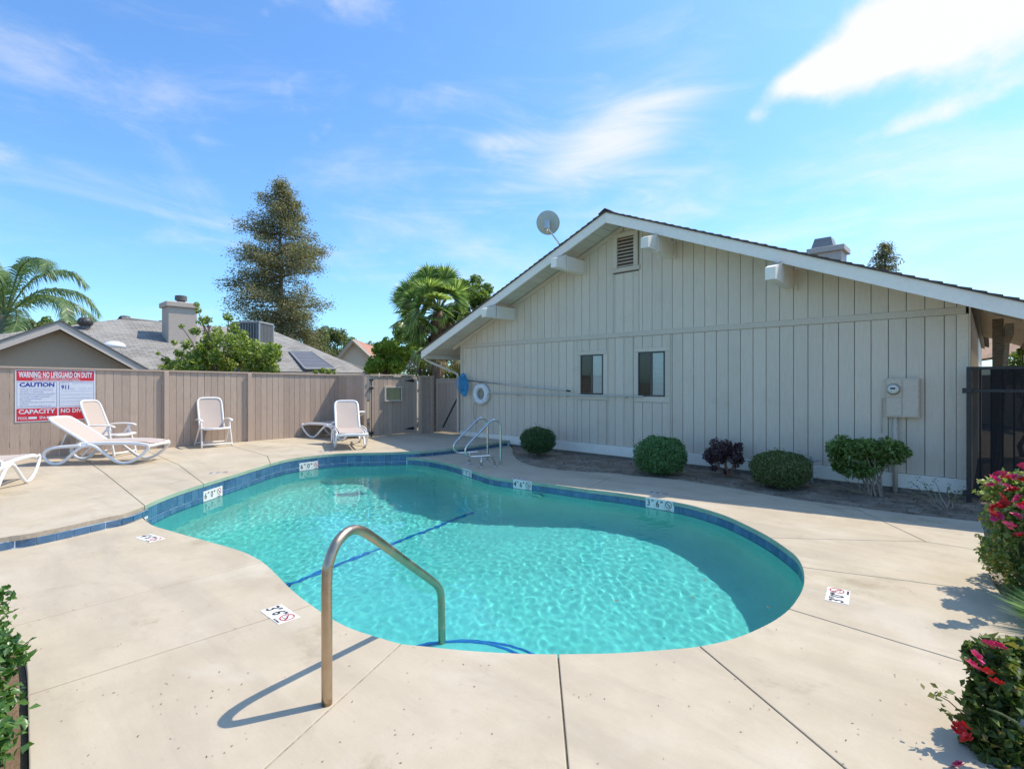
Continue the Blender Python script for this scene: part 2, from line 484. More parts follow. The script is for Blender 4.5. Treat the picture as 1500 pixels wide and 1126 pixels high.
S.append(inner('J3', 'J4') + g(O['J4'], (42, 1400), (40.5, 1126), O['J3']))
S.append(inner('J4', 'J5') + g(O['J5'], O['J4']))
S.append(inner('J5', 'J6') + g(O['J6'], O['J5']))
S.append(inner('J6', 'J7') + g(O['J7'], (1532, 1060), (1545, 1150), O['J6']))
S.append(inner('J7', 'J8') + g(O['J8'], (1488, 890), (1503, 906), (1522, 950), O['J7']))
S.append(inner('J8', 'J9') + g((1357, 793), (1443.5, 807), (1446, 815), (1449, 832), (1456, 852), O['J8']))
S.append(inner('J9', 'J11') + g((905, 693.3), (929, 696.5), (992, 702), (1047, 710), (1103, 720), (1167, 731.5), (1247, 741.5), (1357, 793)))
S.append(g((1247, 741.5), (1327, 752), (1439, 764), (1443, 786), (1443.5, 807), (1357, 793)))
S.append(inner('J11', 'J12') + g((776, 680.5), (790, 684), (820, 688), (860, 691), (905, 693.3)))
S.append(inner('J12', 'TIP') + riser_r + g((751, 657), (752, 665), (757, 672), (765, 676.5), (776, 680.5)))
low_slabs = [slab(p, DECK_Z, .055, deck, M_COPE_TAN if i < 7 else M_COPE) for i, p in enumerate(S)]
# sand-filled joints under the gaps between the slabs
jm, jl = MB(), MB()
def joint(mb, a, b, w=.012, z=-.006):
    a, b = Vector(a), Vector(b); d = (b-a).normalized(); n = Vector((-d.y, d.x))*w
    a = a+d*.03
    mb.add([(*(a-n), z), (*(b-n), z), (*(b+n), z), (*(a+n), z)], [(0, 1, 2, 3)])
for k, t in (('J1', 0), ('J2', 0), ('J3', 1), ('J4', 0), ('J5', 1), ('J6', 1), ('J7', 1), ('J8', 1)):
    joint(jm if t else jl, nearD[nidx[k]][0], G(*O[k]), .008, -.005 if not t else -.010)
joint(jm, nearD[nidx['J9']][0], G(1357, 793)); joint(jm, G(1247, 741.5), G(1357, 793)); joint(jm, G(1357, 793), G(1443.5, 807))
joint(jm, nearD[nidx['J11']][0], G(905, 693.3)); joint(jm, nearD[nidx['J12']][0], G(776, 680.5))
jm.build('joint_filler', M_JOINT, deck); jl.build('worn_joint_filler', M_JOINT_L, deck)

# raised deck by the fence
FENCE_X, GATE_X, WALL_Y = -13.62, -12.15, 9.58
FBACK_Y = 7.40
ridx = {t: i for i, (p, t) in enumerate(raisedD) if t}
def redge(i, j): return [p for p, t in raisedD[i:j+1]]
XF = FENCE_X+.02
V = lambda x, y: Vector((x, y))
XM = -10.6   # joint parallel to the fence
rn, ra, rb, rc = (raisedD[ridx[k]][0] for k in ('N', 'a', 'b', 'c'))
RS = []
RS.append(redge(0, ridx['N']) + [V(XM, rn.y+.1), V(XM, -6)])
RS.append([V(XM, -6), V(XM, rn.y+.1), V(XF, rn.y+.15), V(XF, -6)])
RS.append(redge(ridx['N'], ridx['a']) + [V(XM, ra.y+.25), V(XM, rn.y+.1)])
RS.append([V(XM, rn.y+.1), V(XM, ra.y+.25), V(XF, ra.y+.35), V(XF, rn.y+.15)])
RS.append(redge(ridx['a'], ridx['b']) + [V(XM, rb.y+.35), V(XM, ra.y+.25)])
RS.append([V(XM, ra.y+.25), V(XM, rb.y+.35), V(XF, rb.y+.5), V(XF, ra.y+.35)])
RS.append(redge(ridx['b'], ridx['c']) + [V(rc.x-.35, 7.40), V(XF, 7.40), V(XF, rb.y+.5), V(XM, rb.y+.35)])
RS.append(redge(ridx['c'], len(raisedD)-1) + riser_r + [V(GATE_X, 9.53), V(GATE_X, 7.42), V(rc.x-.35, 7.40)])
for i, p in enumerate(RS): slab(p, STEP_Z, .055, raised_deck, M_COPE if i not in (0,) else M_COPE_TAN)
jr = MB()
joint(jr, rn, (XM, rn.y+.1), z=STEP_Z-.012); joint(jr, (XM, rn.y+.1), (XF, rn.y+.15), z=STEP_Z-.012); joint(jr, (XM, -6), (XM, rb.y+.35), z=STEP_Z-.012)
joint(jr, ra, (XM, ra.y+.25), z=STEP_Z-.012); joint(jr, (XM, ra.y+.25), (XF, ra.y+.35), z=STEP_Z-.012)
joint(jr, rb, (XM, rb.y+.35), z=STEP_Z-.012); joint(jr, (XM, rb.y+.35), (XF, rb.y+.5), z=STEP_Z-.012); joint(jr, rc, (rc.x-.35, 7.40), z=STEP_Z-.012)
jr.build('joint_filler', M_JOINT, raised_deck)

# ================================================================ pool shell
pool = link('pool_basin', None, None, (0, 0, 0), kind='structure')
def depth_at(x, y):
    # deep towards the raised edge, shallow by the near steps and the right end
    t = max(0, min(1, (-x-3.4)/3.6)); t = t*t*(3-2*t)
    return -.14-(.95+.80*t)
def plaster_mat():
    m = Mat('pool_plaster'); n = m.noise(1.5, 6, .6, m.coords('World')); f = m.noise(30, 4, .6, m.coords('World'))
    m.color(m.mix(m.ramp(n, .3, .7), PLASTER_A, PLASTER_B)); m.rough(.85); m.bump(f, .15, .01)
    return m.m
PLASTER_A, PLASTER_B = C3(.42, .64, .58), C3(.48, .71, .65)
M_PLASTER = plaster_mat()
wall_poly = offset_poly(pool_poly, .022)
P0 = wall_poly; n = len(P0)
mb = MB()
def ring(poly, zf): return [(p.x, p.y, zf(p)) for p in poly]
rings = [ring(P0, lambda p: -.052), ring(P0, lambda p: -.26)]
offs = [(0.0, .38, ), (.03, .25), (.10, .13), (.21, .04), (.34, 0.0)]
for d, up in offs:
    q = offset_poly(P0, -d)
    rings.append([(a.x, a.y, depth_at(a.x, a.y)+up) for a in q])
vs = [v for r_ in rings for v in r_]; fs = []
for k in range(len(rings)-1):
    for i in range(n): fs.append((k*n+i, k*n+(i+1) % n, (k+1)*n+(i+1) % n, (k+1)*n+i))
mb.add(vs, fs)
# floor, triangulated with inner points
inner_poly = [Vector((v[0], v[1])) for v in rings[-1]]
def inside(p, poly):
    c = False; j = len(poly)-1
    for i in range(len(poly)):
        a, b = poly[i], poly[j]
        if (a.y > p[1]) != (b.y > p[1]) and p[0] < (b.x-a.x)*(p[1]-a.y)/(b.y-a.y)+a.x: c = not c
        j = i
    return c
def fill(poly, step, zf, jitter=.0):
    xs = [p.x for p in poly]; ys = [p.y for p in poly]
    pp = np.array([(p.x, p.y) for p in poly])
    gx, gy = np.meshgrid(np.arange(min(xs)+step, max(xs), step), np.arange(min(ys)+step, max(ys), step))
    pts = np.stack([gx.ravel(), gy.ravel()], 1)
    # vectorised inside test
    ins = np.zeros(len(pts), bool); j = len(pp)-1; dmin = np.full(len(pts), 9.)
    for i in range(len(pp)):
        a, b = pp[i], pp[j]
        cond = (a[1] > pts[:, 1]) != (b[1] > pts[:, 1])
        with np.errstate(divide='ignore', invalid='ignore'):
            xx = (b[0]-a[0])*(pts[:, 1]-a[1])/(b[1]-a[1])+a[0]
        ins ^= cond & (pts[:, 0] < xx)
        ab = b-a; L = max(1e-9, ab @ ab); t = np.clip(((pts-a) @ ab)/L, 0, 1)
        dmin = np.minimum(dmin, np.hypot(*(pts-(a+t[:, None]*ab)).T)); j = i
    pts = pts[ins & (dmin > step*.45)]
    co = [Vector((p.x, p.y)) for p in poly]+[Vector(p) for p in pts]
    m = len(poly)
    r = delaunay_2d_cdt(co, [(i, (i+1) % m) for i in range(m)], [list(range(m))], 1, 1e-5)
    return [(v.x, v.y, zf(v.x, v.y)) for v in r[0]], [tuple(f) for f in r[2]]
fv, ff = fill(inner_poly, .25, depth_at)
mb.add(fv, ff)
mb.build('plaster_shell', M_PLASTER, pool, smooth=True, autos=40)
# ================================================================ waterline tiles, riser tiles
class Line:
    def __init__(s, pts, face):
        s.p = [Vector((p[0], p[1])) for p in pts]; s.c = [0.0]
        for a, b in zip(s.p, s.p[1:]): s.c.append(s.c[-1]+(b-a).length)
        s.face = face
    @property
    def L(s): return s.c[-1]
    def at(s, d):
        q = []
        for dd in (d-.072, d+.072, d):
            dd = max(0, min(s.L-1e-6, dd)); i = 0
            while s.c[i+1] < dd: i += 1
            a, b = s.p[i], s.p[i+1]; q.append(a+(b-a).normalized()*(dd-s.c[i]))
        t = (q[1]-q[0]).normalized(); p = (q[0]+q[1])/2 if .072 < d < s.L-.072 else q[2]
        nrm = Vector((-t.y, t.x))
        if not s.face(p, nrm): nrm = -nrm
        return p, nrm
    def nearest(s, q):
        best = (9e9, 0); q = Vector(q)
        for i in range(len(s.p)-1):
            a, b = s.p[i], s.p[i+1]; ab = b-a; t = max(0, min(1, (q-a).dot(ab)/max(1e-9, ab.length_squared)))
            d = (a+ab*t-q).length
            if d < best[0]: best = (d, s.c[i]+ab.length*t)
        return best[1]
toward_pool = lambda p, nn: inside(p+nn*.08, pool_poly)
toward_cam = lambda p, nn: nn.dot(-p) > 0
iT = min(range(len(wall_poly)), key=lambda i: (wall_poly[i]-TIP).length)
low_line = Line(wall_poly[:iT+1], toward_pool)
high_line = Line(wall_poly[iT:]+[wall_poly[0]], toward_pool)
rl = [p for p, t in raisedD[:iND+1]]
riser_l_line = Line([p+Vector((-.02, .03)) for p in rl], toward_cam)
riser_r_line = Line([p+Vector((-.03, .0)) for p in [TIP]+riser_r], lambda p, nn: nn.x > 0)
TW, TH = .146, .144
tile_me = MB().bbox(-TW/2, TW/2, -.004, .004, -TH/2, TH/2, .0025).mesh('tile', M_TILE)
tile_half = MB().bbox(-TW/2, TW/2, -.004, .004, -.034, .034, .0025).mesh('tile_cut', M_TILE)
tile_mid = MB().bbox(-TW/2, TW/2, -.004, .004, -.055, .055, .0025).mesh('tile_cut', M_TILE)
def place(line, d, z, me, out=.010, name='tile', parent=pool, tilt=0):
    p, nn = line.at(d)
    o = link(name, me, parent, (p.x+nn.x*out, p.y+nn.y*out, z), (0, 0, math.atan2(nn.y, nn.x)-math.pi/2))
    return o
rnd = random.Random(3)
def grout(line, z0, z1, parent, name='grout', d0=0, d1=None):
    mb = MB(); d1 = line.L if d1 is None else d1; n = max(2, int((d1-d0)/.05)); vs = []
    for i in range(n+1):
        p, nn = line.at(d0+(d1-d0)*i/n); vs += [(p.x+nn.x*.006, p.y+nn.y*.006, z0), (p.x+nn.x*.006, p.y+nn.y*.006, z1)]
    mb.add(vs, [(2*i, 2*i+2, 2*i+3, 2*i+1) for i in range(n)]); mb.build(name, M_GROUT, parent)
PITCH = .151
# raised side, two rows
grout(high_line, -.226, .076, pool)
d = .08
while d < high_line.L-.07:
    place(high_line, d, .0015, tile_me, .0085+rnd.uniform(0, .0012)); place(high_line, d, -.1495, tile_me, .0085+rnd.uniform(0, .0012)); d += PITCH
# low side: one row, built one by one where it faces the camera
grout(low_line, -.21, -.05, pool)
d_vis = low_line.nearest(G(1160, 880, 0))
d = .08; hid = MB()
while d < low_line.L-.07:
    if d > d_vis-.2:
        place(low_line, d, -.130, tile_me, .0085+rnd.uniform(0, .0012))
    else:
        p, nn = low_line.at(d); M = Matrix.Translation((p.x+nn.x*.0085, p.y+nn.y*.0085, -.130)) @ Matrix.Rotation(math.atan2(nn.y, nn.x)-math.pi/2, 4, 'Z')
        hid.bbox(-TW/2, TW/2, -.004, .004, -TH/2, TH/2, .0025, M=M)
    d += PITCH
hid.build('tile_band', M_TILE, pool, kind='stuff')
# riser between the two decks, left and right of the pool
grout(riser_l_line, -.03, .078, raised_deck); grout(riser_r_line, -.03, .078, raised_deck)
d = riser_l_line.L-.06
while d > .3:
    p, _ = riser_l_line.at(d)
    if p.length < 8: place(riser_l_line, d, .040, tile_half, .0085, parent=raised_deck)
    d -= PITCH
d = .08
while d < riser_r_line.L-.07:
    place(riser_r_line, d, .040, tile_half, .0085, parent=raised_deck); d += PITCH

# ================================================================ water
def water_mat():
    m = Mat('pool_water'); nt = m.n; m.n.remove(m.b)
    gl = m.node('ShaderNodeBsdfRefraction'); gl.inputs['IOR'].default_value = 1.33; gl.inputs['Roughness'].default_value = 0.0
    gl.inputs['Color'].default_value = (.50, .94, .955, 1)
    go = m.node('ShaderNodeBsdfGlossy'); go.inputs['Roughness'].default_value = .02
    fr = m.node('ShaderNodeFresnel'); fr.inputs['IOR'].default_value = 1.33
    mx = m.node('ShaderNodeMixShader')
    m.l.new(fr.outputs[0], mx.inputs[0]); m.l.new(gl.outputs[0], mx.inputs[1]); m.l.new(go.outputs[0], mx.inputs[2])
    m.l.new(mx.outputs[0], m.out.inputs['Surface'])
    return m.m
def wave(x, y):
    v = Vector((x*10.5, y*10.5, .3)); w = Vector((x*21+3, y*21, 1.7)); u = Vector((x*1.6, y*1.6, 4.))
    a = .55+.45*noise.noise(Vector((x*.5, y*.5, 9)))
    return WATER_Z+a*(noise.noise(v)*.0020+noise.noise(w)*.0011)+noise.noise(u)*.003
wv, wf = fill(offset_poly(pool_poly, .035), .024, wave)
wm = MB(); wm.add(wv, wf)
M_WATER = water_mat()
water = wm.build('water', M_WATER, None, smooth=True, kind='structure')
if CAUSTICS:
    water.cycles.is_caustics_caster = True
    sun_data.cycles.is_caustics_light = True
    for o in pool.children: o.cycles.is_caustics_receiver = True
# ================================================================ inside the pool: floor line, steps, light, dark disc
M_BLUELINE = painted('blue_line_tile', C3(.012, .15, .50), .2, .4)
def ribbon(pts, w, zf, lift=.006):
    mb = MB(); vs = []
    for i, p in enumerate(pts):
        t = (pts[min(i+1, len(pts)-1)]-pts[max(i-1, 0)]).normalized(); nn = Vector((-t.y, t.x))*w/2
        for q in (p-nn, p+nn): vs.append((q.x, q.y, zf(q.x, q.y)+lift))
    mb.add(vs, [(2*i, 2*i+1, 2*i+3, 2*i+2) for i in range(len(pts)-1)]); return mb
a, b = Vector(G(408, 850, -.62)), Vector(G(722, 757, -.80))
pts = [a+(b-a)*t/30 for t in range(31)]
bl = ribbon(pts, .085, lambda x, y: depth_at(x, y), .02).build('lane_line', M_BLUELINE, pool)
# corner steps under the hand rail
SC = Vector(G(662, 950, 0)); step_obj = []
for k, (r, z) in enumerate(((.60, -.38), (.84, -.62))):
    arcp = []
    for i in range(41):
        an = 2*math.pi*i/40
        arcp.append(SC+Vector((math.cos(an)*r, math.sin(an)*r)))
    arcp = [p for p in arcp]
    mb = MB()
    zb = -1.6; n_ = len(arcp)-1; pp = arcp[:-1]
    mb.add([(p.x, p.y, z) for p in pp]+[(p.x, p.y, zb) for p in pp], [tuple(range(n_))]+[(i, n_+i, n_+(i+1) % n_, (i+1) % n_) for i in range(n_)])
    step_obj.append(mb.build('step', M_PLASTER, pool))
    front = [p for p in arcp if inside(p, pool_poly)]
    # the run inside the pool, in order
    run = arcp+arcp[1:]; best = []; cur = []
    for p in run:
        if inside(p, offset_poly(pool_poly, -.02)): cur.append(p)
        else:
            if len(cur) > len(best): best = cur
            cur = []
    ribbon([SC+(p-SC)*.97 for p in best], .026, lambda x, y: z, .004).build('step_nosing', M_BLUELINE, pool)
for o in pool.children_recursive:
    if CAUSTICS: o.cycles.is_caustics_receiver = True
# submerged light on the far wall, flat dark disc on the floor
M_WHITE_PL = painted('white_plastic', C3(.78, .78, .76), .04, .4, perobj=0)
M_CHROME = metal('stainless', (.62, .60, .57), .22)
p, nn = low_line.at(low_line.nearest(G(770, 712, 0)))
ax = Vector((nn.x, nn.y, 0))
MB().lathe([(.0, .02), (.07, .018), (.085, .0), (.10, .02), (.115, .0)], 24, (p.x+nn.x*.05, p.y+nn.y*.05, -.42), ax).build('pool_light', M_CHROME, pool, smooth=True)
for q in ((545, 735), ):
    c = G(*q, -1.0)
    dr = MB().lathe([(.0, .02), (.13, .02), (.15, .0)], 20, (c[0], c[1], depth_at(*c)+.01), Vector((0, 0, 1))).build('dark_disc', painted('disc_grey', C3(.05, .09, .10), .1, .5), pool)

# ================================================================ depth markers
M_MARK = painted('marker_white', C3(.72, .70, .66), .05, .4, perobj=.03)
M_MARK_WORN = painted('marker_worn', C3(.56, .51, .45), .1, .7)
M_BLACK = painted('print_black', C3(.02, .02, .022), .1, .5, bump=0, perobj=0)
M_REDP = painted('print_red', C3(.45, .03, .03), .1, .5, bump=0, perobj=0)
def nodive(mb_ring, mb_fig, cx, cy, r, z):
    n = 28; vs = []
    for i in range(n):
        a = 2*math.pi*i/n
        vs += [(cx+math.cos(a)*r, cy+math.sin(a)*r, z), (cx+math.cos(a)*r*.82, cy+math.sin(a)*r*.82, z)]
    mb_ring.add(vs, [(2*i, 2*((i+1) % n), 2*((i+1) % n)+1, 2*i+1) for i in range(n)])
    d = Vector((.707, -.707)); w = Vector((.707, .707))*r*.08
    A, B = Vector((cx, cy))-d*r*.85, Vector((cx, cy))+d*r*.85
    mb_ring.add([(*(A-w), z+.0004), (*(B-w), z+.0004), (*(B+w), z+.0004), (*(A+w), z+.0004)], [(0, 1, 2, 3)])
    # small diving figure: body bar, head, arm
    for (x0, y0, x1, y1, ww) in ((-.35, .30, .25, -.10, .09), (.20, -.08, .48, -.30, .05), (-.35, .30, -.55, .10, .05)):
        a, b = Vector((cx+x0*r, cy+y0*r)), Vector((cx+x1*r, cy+y1*r)); t = (b-a).normalized(); q = Vector((-t.y, t.x))*ww*r
        mb_fig.add([(*(a-q), z-.0003), (*(b-q), z-.0003), (*(b+q), z-.0003), (*(a+q), z-.0003)], [(0, 1, 2, 3)])
    mb_fig.add([(cx+.32*r+.09*r*math.cos(k), cy-.05*r+.09*r*math.sin(k), z-.0003) for k in (0, 1.05, 2.1, 3.14, 4.19, 5.24)], [tuple(range(6))])
    mb_fig.add([(cx-.6*r, cy-.45*r, z-.0003), (cx+.6*r, cy-.45*r, z-.0003), (cx+.6*r, cy-.38*r, z-.0003), (cx-.6*r, cy-.38*r, z-.0003)], [(0, 1, 2, 3)])
def marker(label, M, W, H, feet, inches, red=True, worn=False, small=True, units=True, group='pool depth markers'):
    t = thing('depth_marker', label, 'depth marker', group=group); t.matrix_world = M
    mb = MB()
    for k in range(3):
        x0 = -W/2+W*k/3
        link('tile', MB().bbox(x0+.001, x0+W/3-.001, -H/2, H/2, -.004, 0, .0015).mesh('tile', M_MARK_WORN if worn else M_MARK), t)
    s = H*.86; z = .0010
    def put(tx, x, y, size, bold=.0, sx=.85):
        txt = MB(); add_mesh(txt, text_mesh(tx, size, .0003, 'CENTER', bold, sx), Matrix.Translation((x, y, z))); txt.build('digit' if tx.isdigit() else 'lettering', M_BLACK, t)
    put(feet, -W*.39, -H*.02, s, H*.012); 
    if units: put('FT', -W*.245, H*.22, s*.30, H*.012)
    put(inches, -W*.07, -H*.02, s, H*.012)
    if units: put('IN', W*.07, H*.22, s*.30, H*.012)
    if small: put('NO DIVING', W*.30, -H*.42, s*.135, H*.004)
    fig = MB(); ring_ = MB(); nodive(ring_, fig, W*.31, H*.06, H*.33, .0016)
    fig.build('diver_symbol', M_BLACK, t); ring_.build('ban_circle', M_REDP if red else M_BLACK, t)
    return t
def flat_marker(label, c, u_to, W, H, feet, inches, z=DECK_Z, **kw):
    C = Vector(G(*c, z)); U = (Vector(G(*u_to, z))-C).normalized(); Vv = Vector((-U.y, U.x))
    M = Matrix(((U.x, Vv.x, 0, C.x), (U.y, Vv.y, 0, C.y), (0, 0, 1, z+.0035), (0, 0, 0, 1)))
    return marker(label, M, W, H, feet, inches, **kw)
def wall_marker(label, line, q, z, W, H, feet, inches, **kw):
    dd = line.nearest(G(*q, z)); p, nn = line.at(dd)
    N = Vector((nn.x, nn.y, 0)); U = Vector((0, 0, 1)).cross(N)
    o = Vector((p.x, p.y, z))+N*.020
    M = Matrix(((U.x, 0, N.x, o.x), (U.y, 0, N.y, o.y), (0, 1, 0, o.z), (0, 0, 0, 1)))
    return marker(label, M, W, H, feet, inches, **kw)
flat_marker('white 3 FT 6 IN marker in the sunlit deck just left of the big handrail', (410, 899), (441, 921), .30, .15, '3', '6')
flat_marker('white 4 FT 6 IN marker in the deck by the left corner of the pool', (220, 788), (236, 793), .30, .15, '4', '6')
flat_marker('white 3 FT 0 IN marker in the deck beside the right end of the pool', (1227, 872), (1230, 855), .30, .15, '3', '0')
flat_marker('worn marker in the raised deck above the left 6 FT wall marker', (321, 692), (328, 691.5), .30, .15, '6', '0', z=STEP_Z, worn=True, red=True)
flat_marker('worn marker in the raised deck in front of the lounger by the gate', (478, 661), (486, 660.6), .30, .15, '6', '0', z=STEP_Z, worn=True)
flat_marker('worn depth marker lying in the shaded deck in front of the pool ladder rails', (690, 680), (697, 681), .30, .15, '7', '0', worn=True)
flat_marker('worn marker in the deck edge above the 3 FT wall marker', (966, 722), (976, 723), .30, .15, '3', '6', worn=True)
flat_marker('worn marker in the deck edge above the 4 FT 6 IN wall marker', (763, 701), (772, 702), .30, .15, '4', '6', worn=True)
wall_marker('left one of the two 6 FT 0 IN depth markers on the pool wall', high_line, (341, 723), -.065, .45, .15, '6', '0')
wall_marker('6 FT 0 IN depth marker on the pool wall below the lounger by the gate', high_line, (480, 687), -.065, .45, .15, '6', '0')
wall_marker('shaded depth marker on the pool wall just below the ladder rails', low_line, (674, 693), -.07, .38, .13, '7', '0')
wall_marker('4 FT 6 IN depth marker on the shaded pool wall', low_line, (748, 715), -.07, .36, .145, '4', '6', red=False)
wall_marker('3 FT 6 IN depth marker on the shaded pool wall towards the right end', low_line, (957, 742), -.07, .42, .145, '3', '6', red=False)

# ================================================================ rails
M_RAIL = metal('bronzed_stainless', (.50, .385, .27), .36, var=.3)
rail = thing('handrail', 'brown tinted stainless handrail bent down into the pool at the near edge', 'handrail', (-2.42, 1.25, 0))
d_ = Vector((-.37, .93, 0)).normalized()
prof = [(0, 0), (0, .35), (.0, .62), (.02, .71), (.08, .785), (.17, .815), (.27, .79), (.42, .69), (.72, .47), (1.02, .25), (1.10, .185), (1.15, .12), (1.165, .02), (1.17, -.2), (1.18, -.62)]
sp = smooth_path([(s*d_.x, s*d_.y, z) for s, z in prof], 8)
MB().tube(sp, .0265, 20).build('tube', M_RAIL, rail, smooth=True)
lad = thing('pool_ladder', 'pair of looped stainless ladder rails standing on the shaded deck', 'pool ladder', (-6.89, 7.09, 0))
pd = Vector((-.33, -.94, 0)).normalized(); ad = Vector((-.55, .19, 0))
for k in (0, 1):
    o = ad*k
    P2 = [(0, 0), (0, .40), (0, .72), (.03, .83), (.12, .885), (.22, .855), (.42, .68), (.62, .50), (.71, .40), (.72, .30), (.65, .225), (.54, .21), (.30, .21), (.2, .2), (.14, .12), (.12, 0)]
    sp = smooth_path([(o.x+pd.x*s, o.y+pd.y*s, z) for s, z in P2], 6)
    r_ = MB().tube(sp, .0215, 14).build('rail', M_CHROME, lad, smooth=True)
    MB().tube([(o.x+pd.x*.40, o.y+pd.y*.40, .205), (o.x+pd.x*.40, o.y+pd.y*.40, 0)], .0215, 14).build('stub', M_CHROME, r_, smooth=True)
    for s in (0, .12, .40):
        MB().lathe([(.024, 0), (.045, .001), (.04, .010), (.024, .018)], 18, (o.x+pd.x*s, o.y+pd.y*s, 0)).build('escutcheon', M_CHROME, r_, smooth=True)
# ladder treads under water
for z in (-.45, -.75):
    a = ad*0+pd*.66; b = ad+pd*.66
    MB().bbox(-.26, .26, -.04, .04, -.015, .015, .006, M=Matrix.Translation((a+b)/2+Vector((0, 0, z))) @ Matrix.Rotation(math.atan2(ad.y, ad.x), 4, 'Z')).build('tread', M_CHROME, lad)
# a few leaves floating
M_DRY = painted('dry_leaf', C3(.16, .10, .04), .3, .7)
for i, (x, y, r, lab) in enumerate(((903, 881, .025, 'largest dry leaf floating in the middle of the sunlit water'), (1032, 851, .022, 'dry leaf floating at the edge of the shadow on the right'), (575, 703, .02, 'dry leaf floating at the far end by the deep markers'), (1048, 872, .018, 'dry leaf floating just inside the shadow at the right end'), (838, 865, .016, 'small dry leaf floating left of the largest one'), (1015, 875, .02, 'dry leaf floating in the sun right of the largest one'), (720, 820, .016, 'small dry leaf floating near the dark line across the pool'), (1125, 890, .018, 'dry leaf floating close to the right end of the pool'))):
    c = G(x, y, WATER_Z); a = rnd.uniform(0, 6)
    mb = MB(); mb.add([(-r, 0, .002), (0, -r*.5, .006), (r, 0, .003), (0, r*.5, .006), (0, 0, .000)], [(0, 1, 4), (1, 2, 4), (2, 3, 4), (3, 0, 4)])
    o = mb.build('fallen_leaf', M_DRY, None, label=lab, category='leaf', group='leaves floating on the pool'); o.location = (c[0], c[1], WATER_Z+.004); o.rotation_euler = (0, 0, a)
# ================================================================ ground, beds
M_SOIL = None
def soil_mat(name, a, b):
    m = Mat(name); w = m.coords('World')
    n = m.noise(3.5, 8, .7, w); f = m.noise(38, 6, .75, w)
    c = m.mix(m.ramp(n, .35, .68), a, b); c = m.mix(m.ramp(f, .52, .72, 0, .7), c, tuple(x*.45 for x in a[:3])+(1,))
    c = m.mix(m.ramp(m.noise(70, 3, .6, m.coords('World', (1, 1, 1), (4, 4, 0))), .68, .76, 0, .6), c, C3(.34, .29, .22))
    m.color(c); m.rough(.95); m.b.inputs['Specular IOR Level'].default_value = .1
    m.bump(m.math('ADD', f, m.math('MULTIPLY', n, 1.5)), .9, .03); return m.m
M_SOIL = soil_mat('bed_soil', C3(.24, .19, .14), C3(.42, .345, .265))
M_SOIL_RED = soil_mat('dry_soil', C3(.24, .16, .10), C3(.36, .26, .18))
M_GROUND = soil_mat('ground_earth', C3(.20, .17, .12), C3(.28, .24, .17))
GZ = -.065
mb = MB()
hole = offset_poly(pool_poly, .14)
co = [Vector((-900, -900)), Vector((900, -900)), Vector((900, 900)), Vector((-900, 900))]+hole
r_ = delaunay_2d_cdt(co, [(0, 1), (1, 2), (2, 3), (3, 0)]+[(4+i, 4+(i+1) % len(hole)) for i in range(len(hole))], [], 0, 1e-5)
fs = []
for f in r_[2]:
    c = sum((r_[0][i] for i in f), Vector((0, 0)))/len(f)
    if not inside(c, hole): fs.append(tuple(f))
mb.add([(v.x, v.y, GZ) for v in r_[0]], fs); mb.build('ground', M_GROUND, None, kind='structure')
def bed(poly, name, mat, z0, amp, step=.06, edge=.03):
    pl = offset_poly(clean(poly, .03), 0) if area(poly) > 0 else clean(poly, .03)[::-1]
    def zf(x, y): return z0+amp*noise.noise(Vector((x*2.3, y*2.3, 5)))+amp*.5*noise.noise(Vector((x*9, y*9, 2)))
    v, f = fill(pl, step, zf); m = MB(); m.add(v, f); return m.build(name, mat, None, smooth=True, kind='structure')
wall_bed = g((751, 657), (752, 665), (757, 672), (765, 676.5), (776, 680.5), (790, 684), (820, 688), (860, 691), (905, 693.3), (929, 696.5), (992, 702), (1047, 710), (1103, 720), (1167, 731.5), (1247, 741.5), (1327, 752), (1439, 764)) + [V(.4, 7.7), V(.9, 8.6), V(.9, 9.6), V(-8.9, 9.6)]
bed(wall_bed, 'wall_planting_bed', M_SOIL, -.03, .03, .08)
rose_bed = g((1439, 764), (1443, 786), (1443.5, 807), (1449, 832), (1456, 852), (1466, 868), (1488, 890), (1503, 906), (1522, 950), (1515, 1000), (1532, 1060), (1545, 1150)) + [V(.6, 1.5), V(2.5, 1.5), V(2.5, 7.7), V(.4, 7.7)]
bed(rose_bed, 'rose_bed', M_SOIL, -.045, .02, .09)
left_bed = g((39, 1018), (38.5, 985), (36, 965), (25, 942), (5, 920), (-60, 893), (-190, 905)) + [V(-6.5, -2.2), V(-3.2, -1.8), V(-2.3, -.6)] + g((42, 1400), (40.5, 1126))
bed(left_bed, 'left_planting_bed', M_SOIL_RED, -.05, .015, .05)

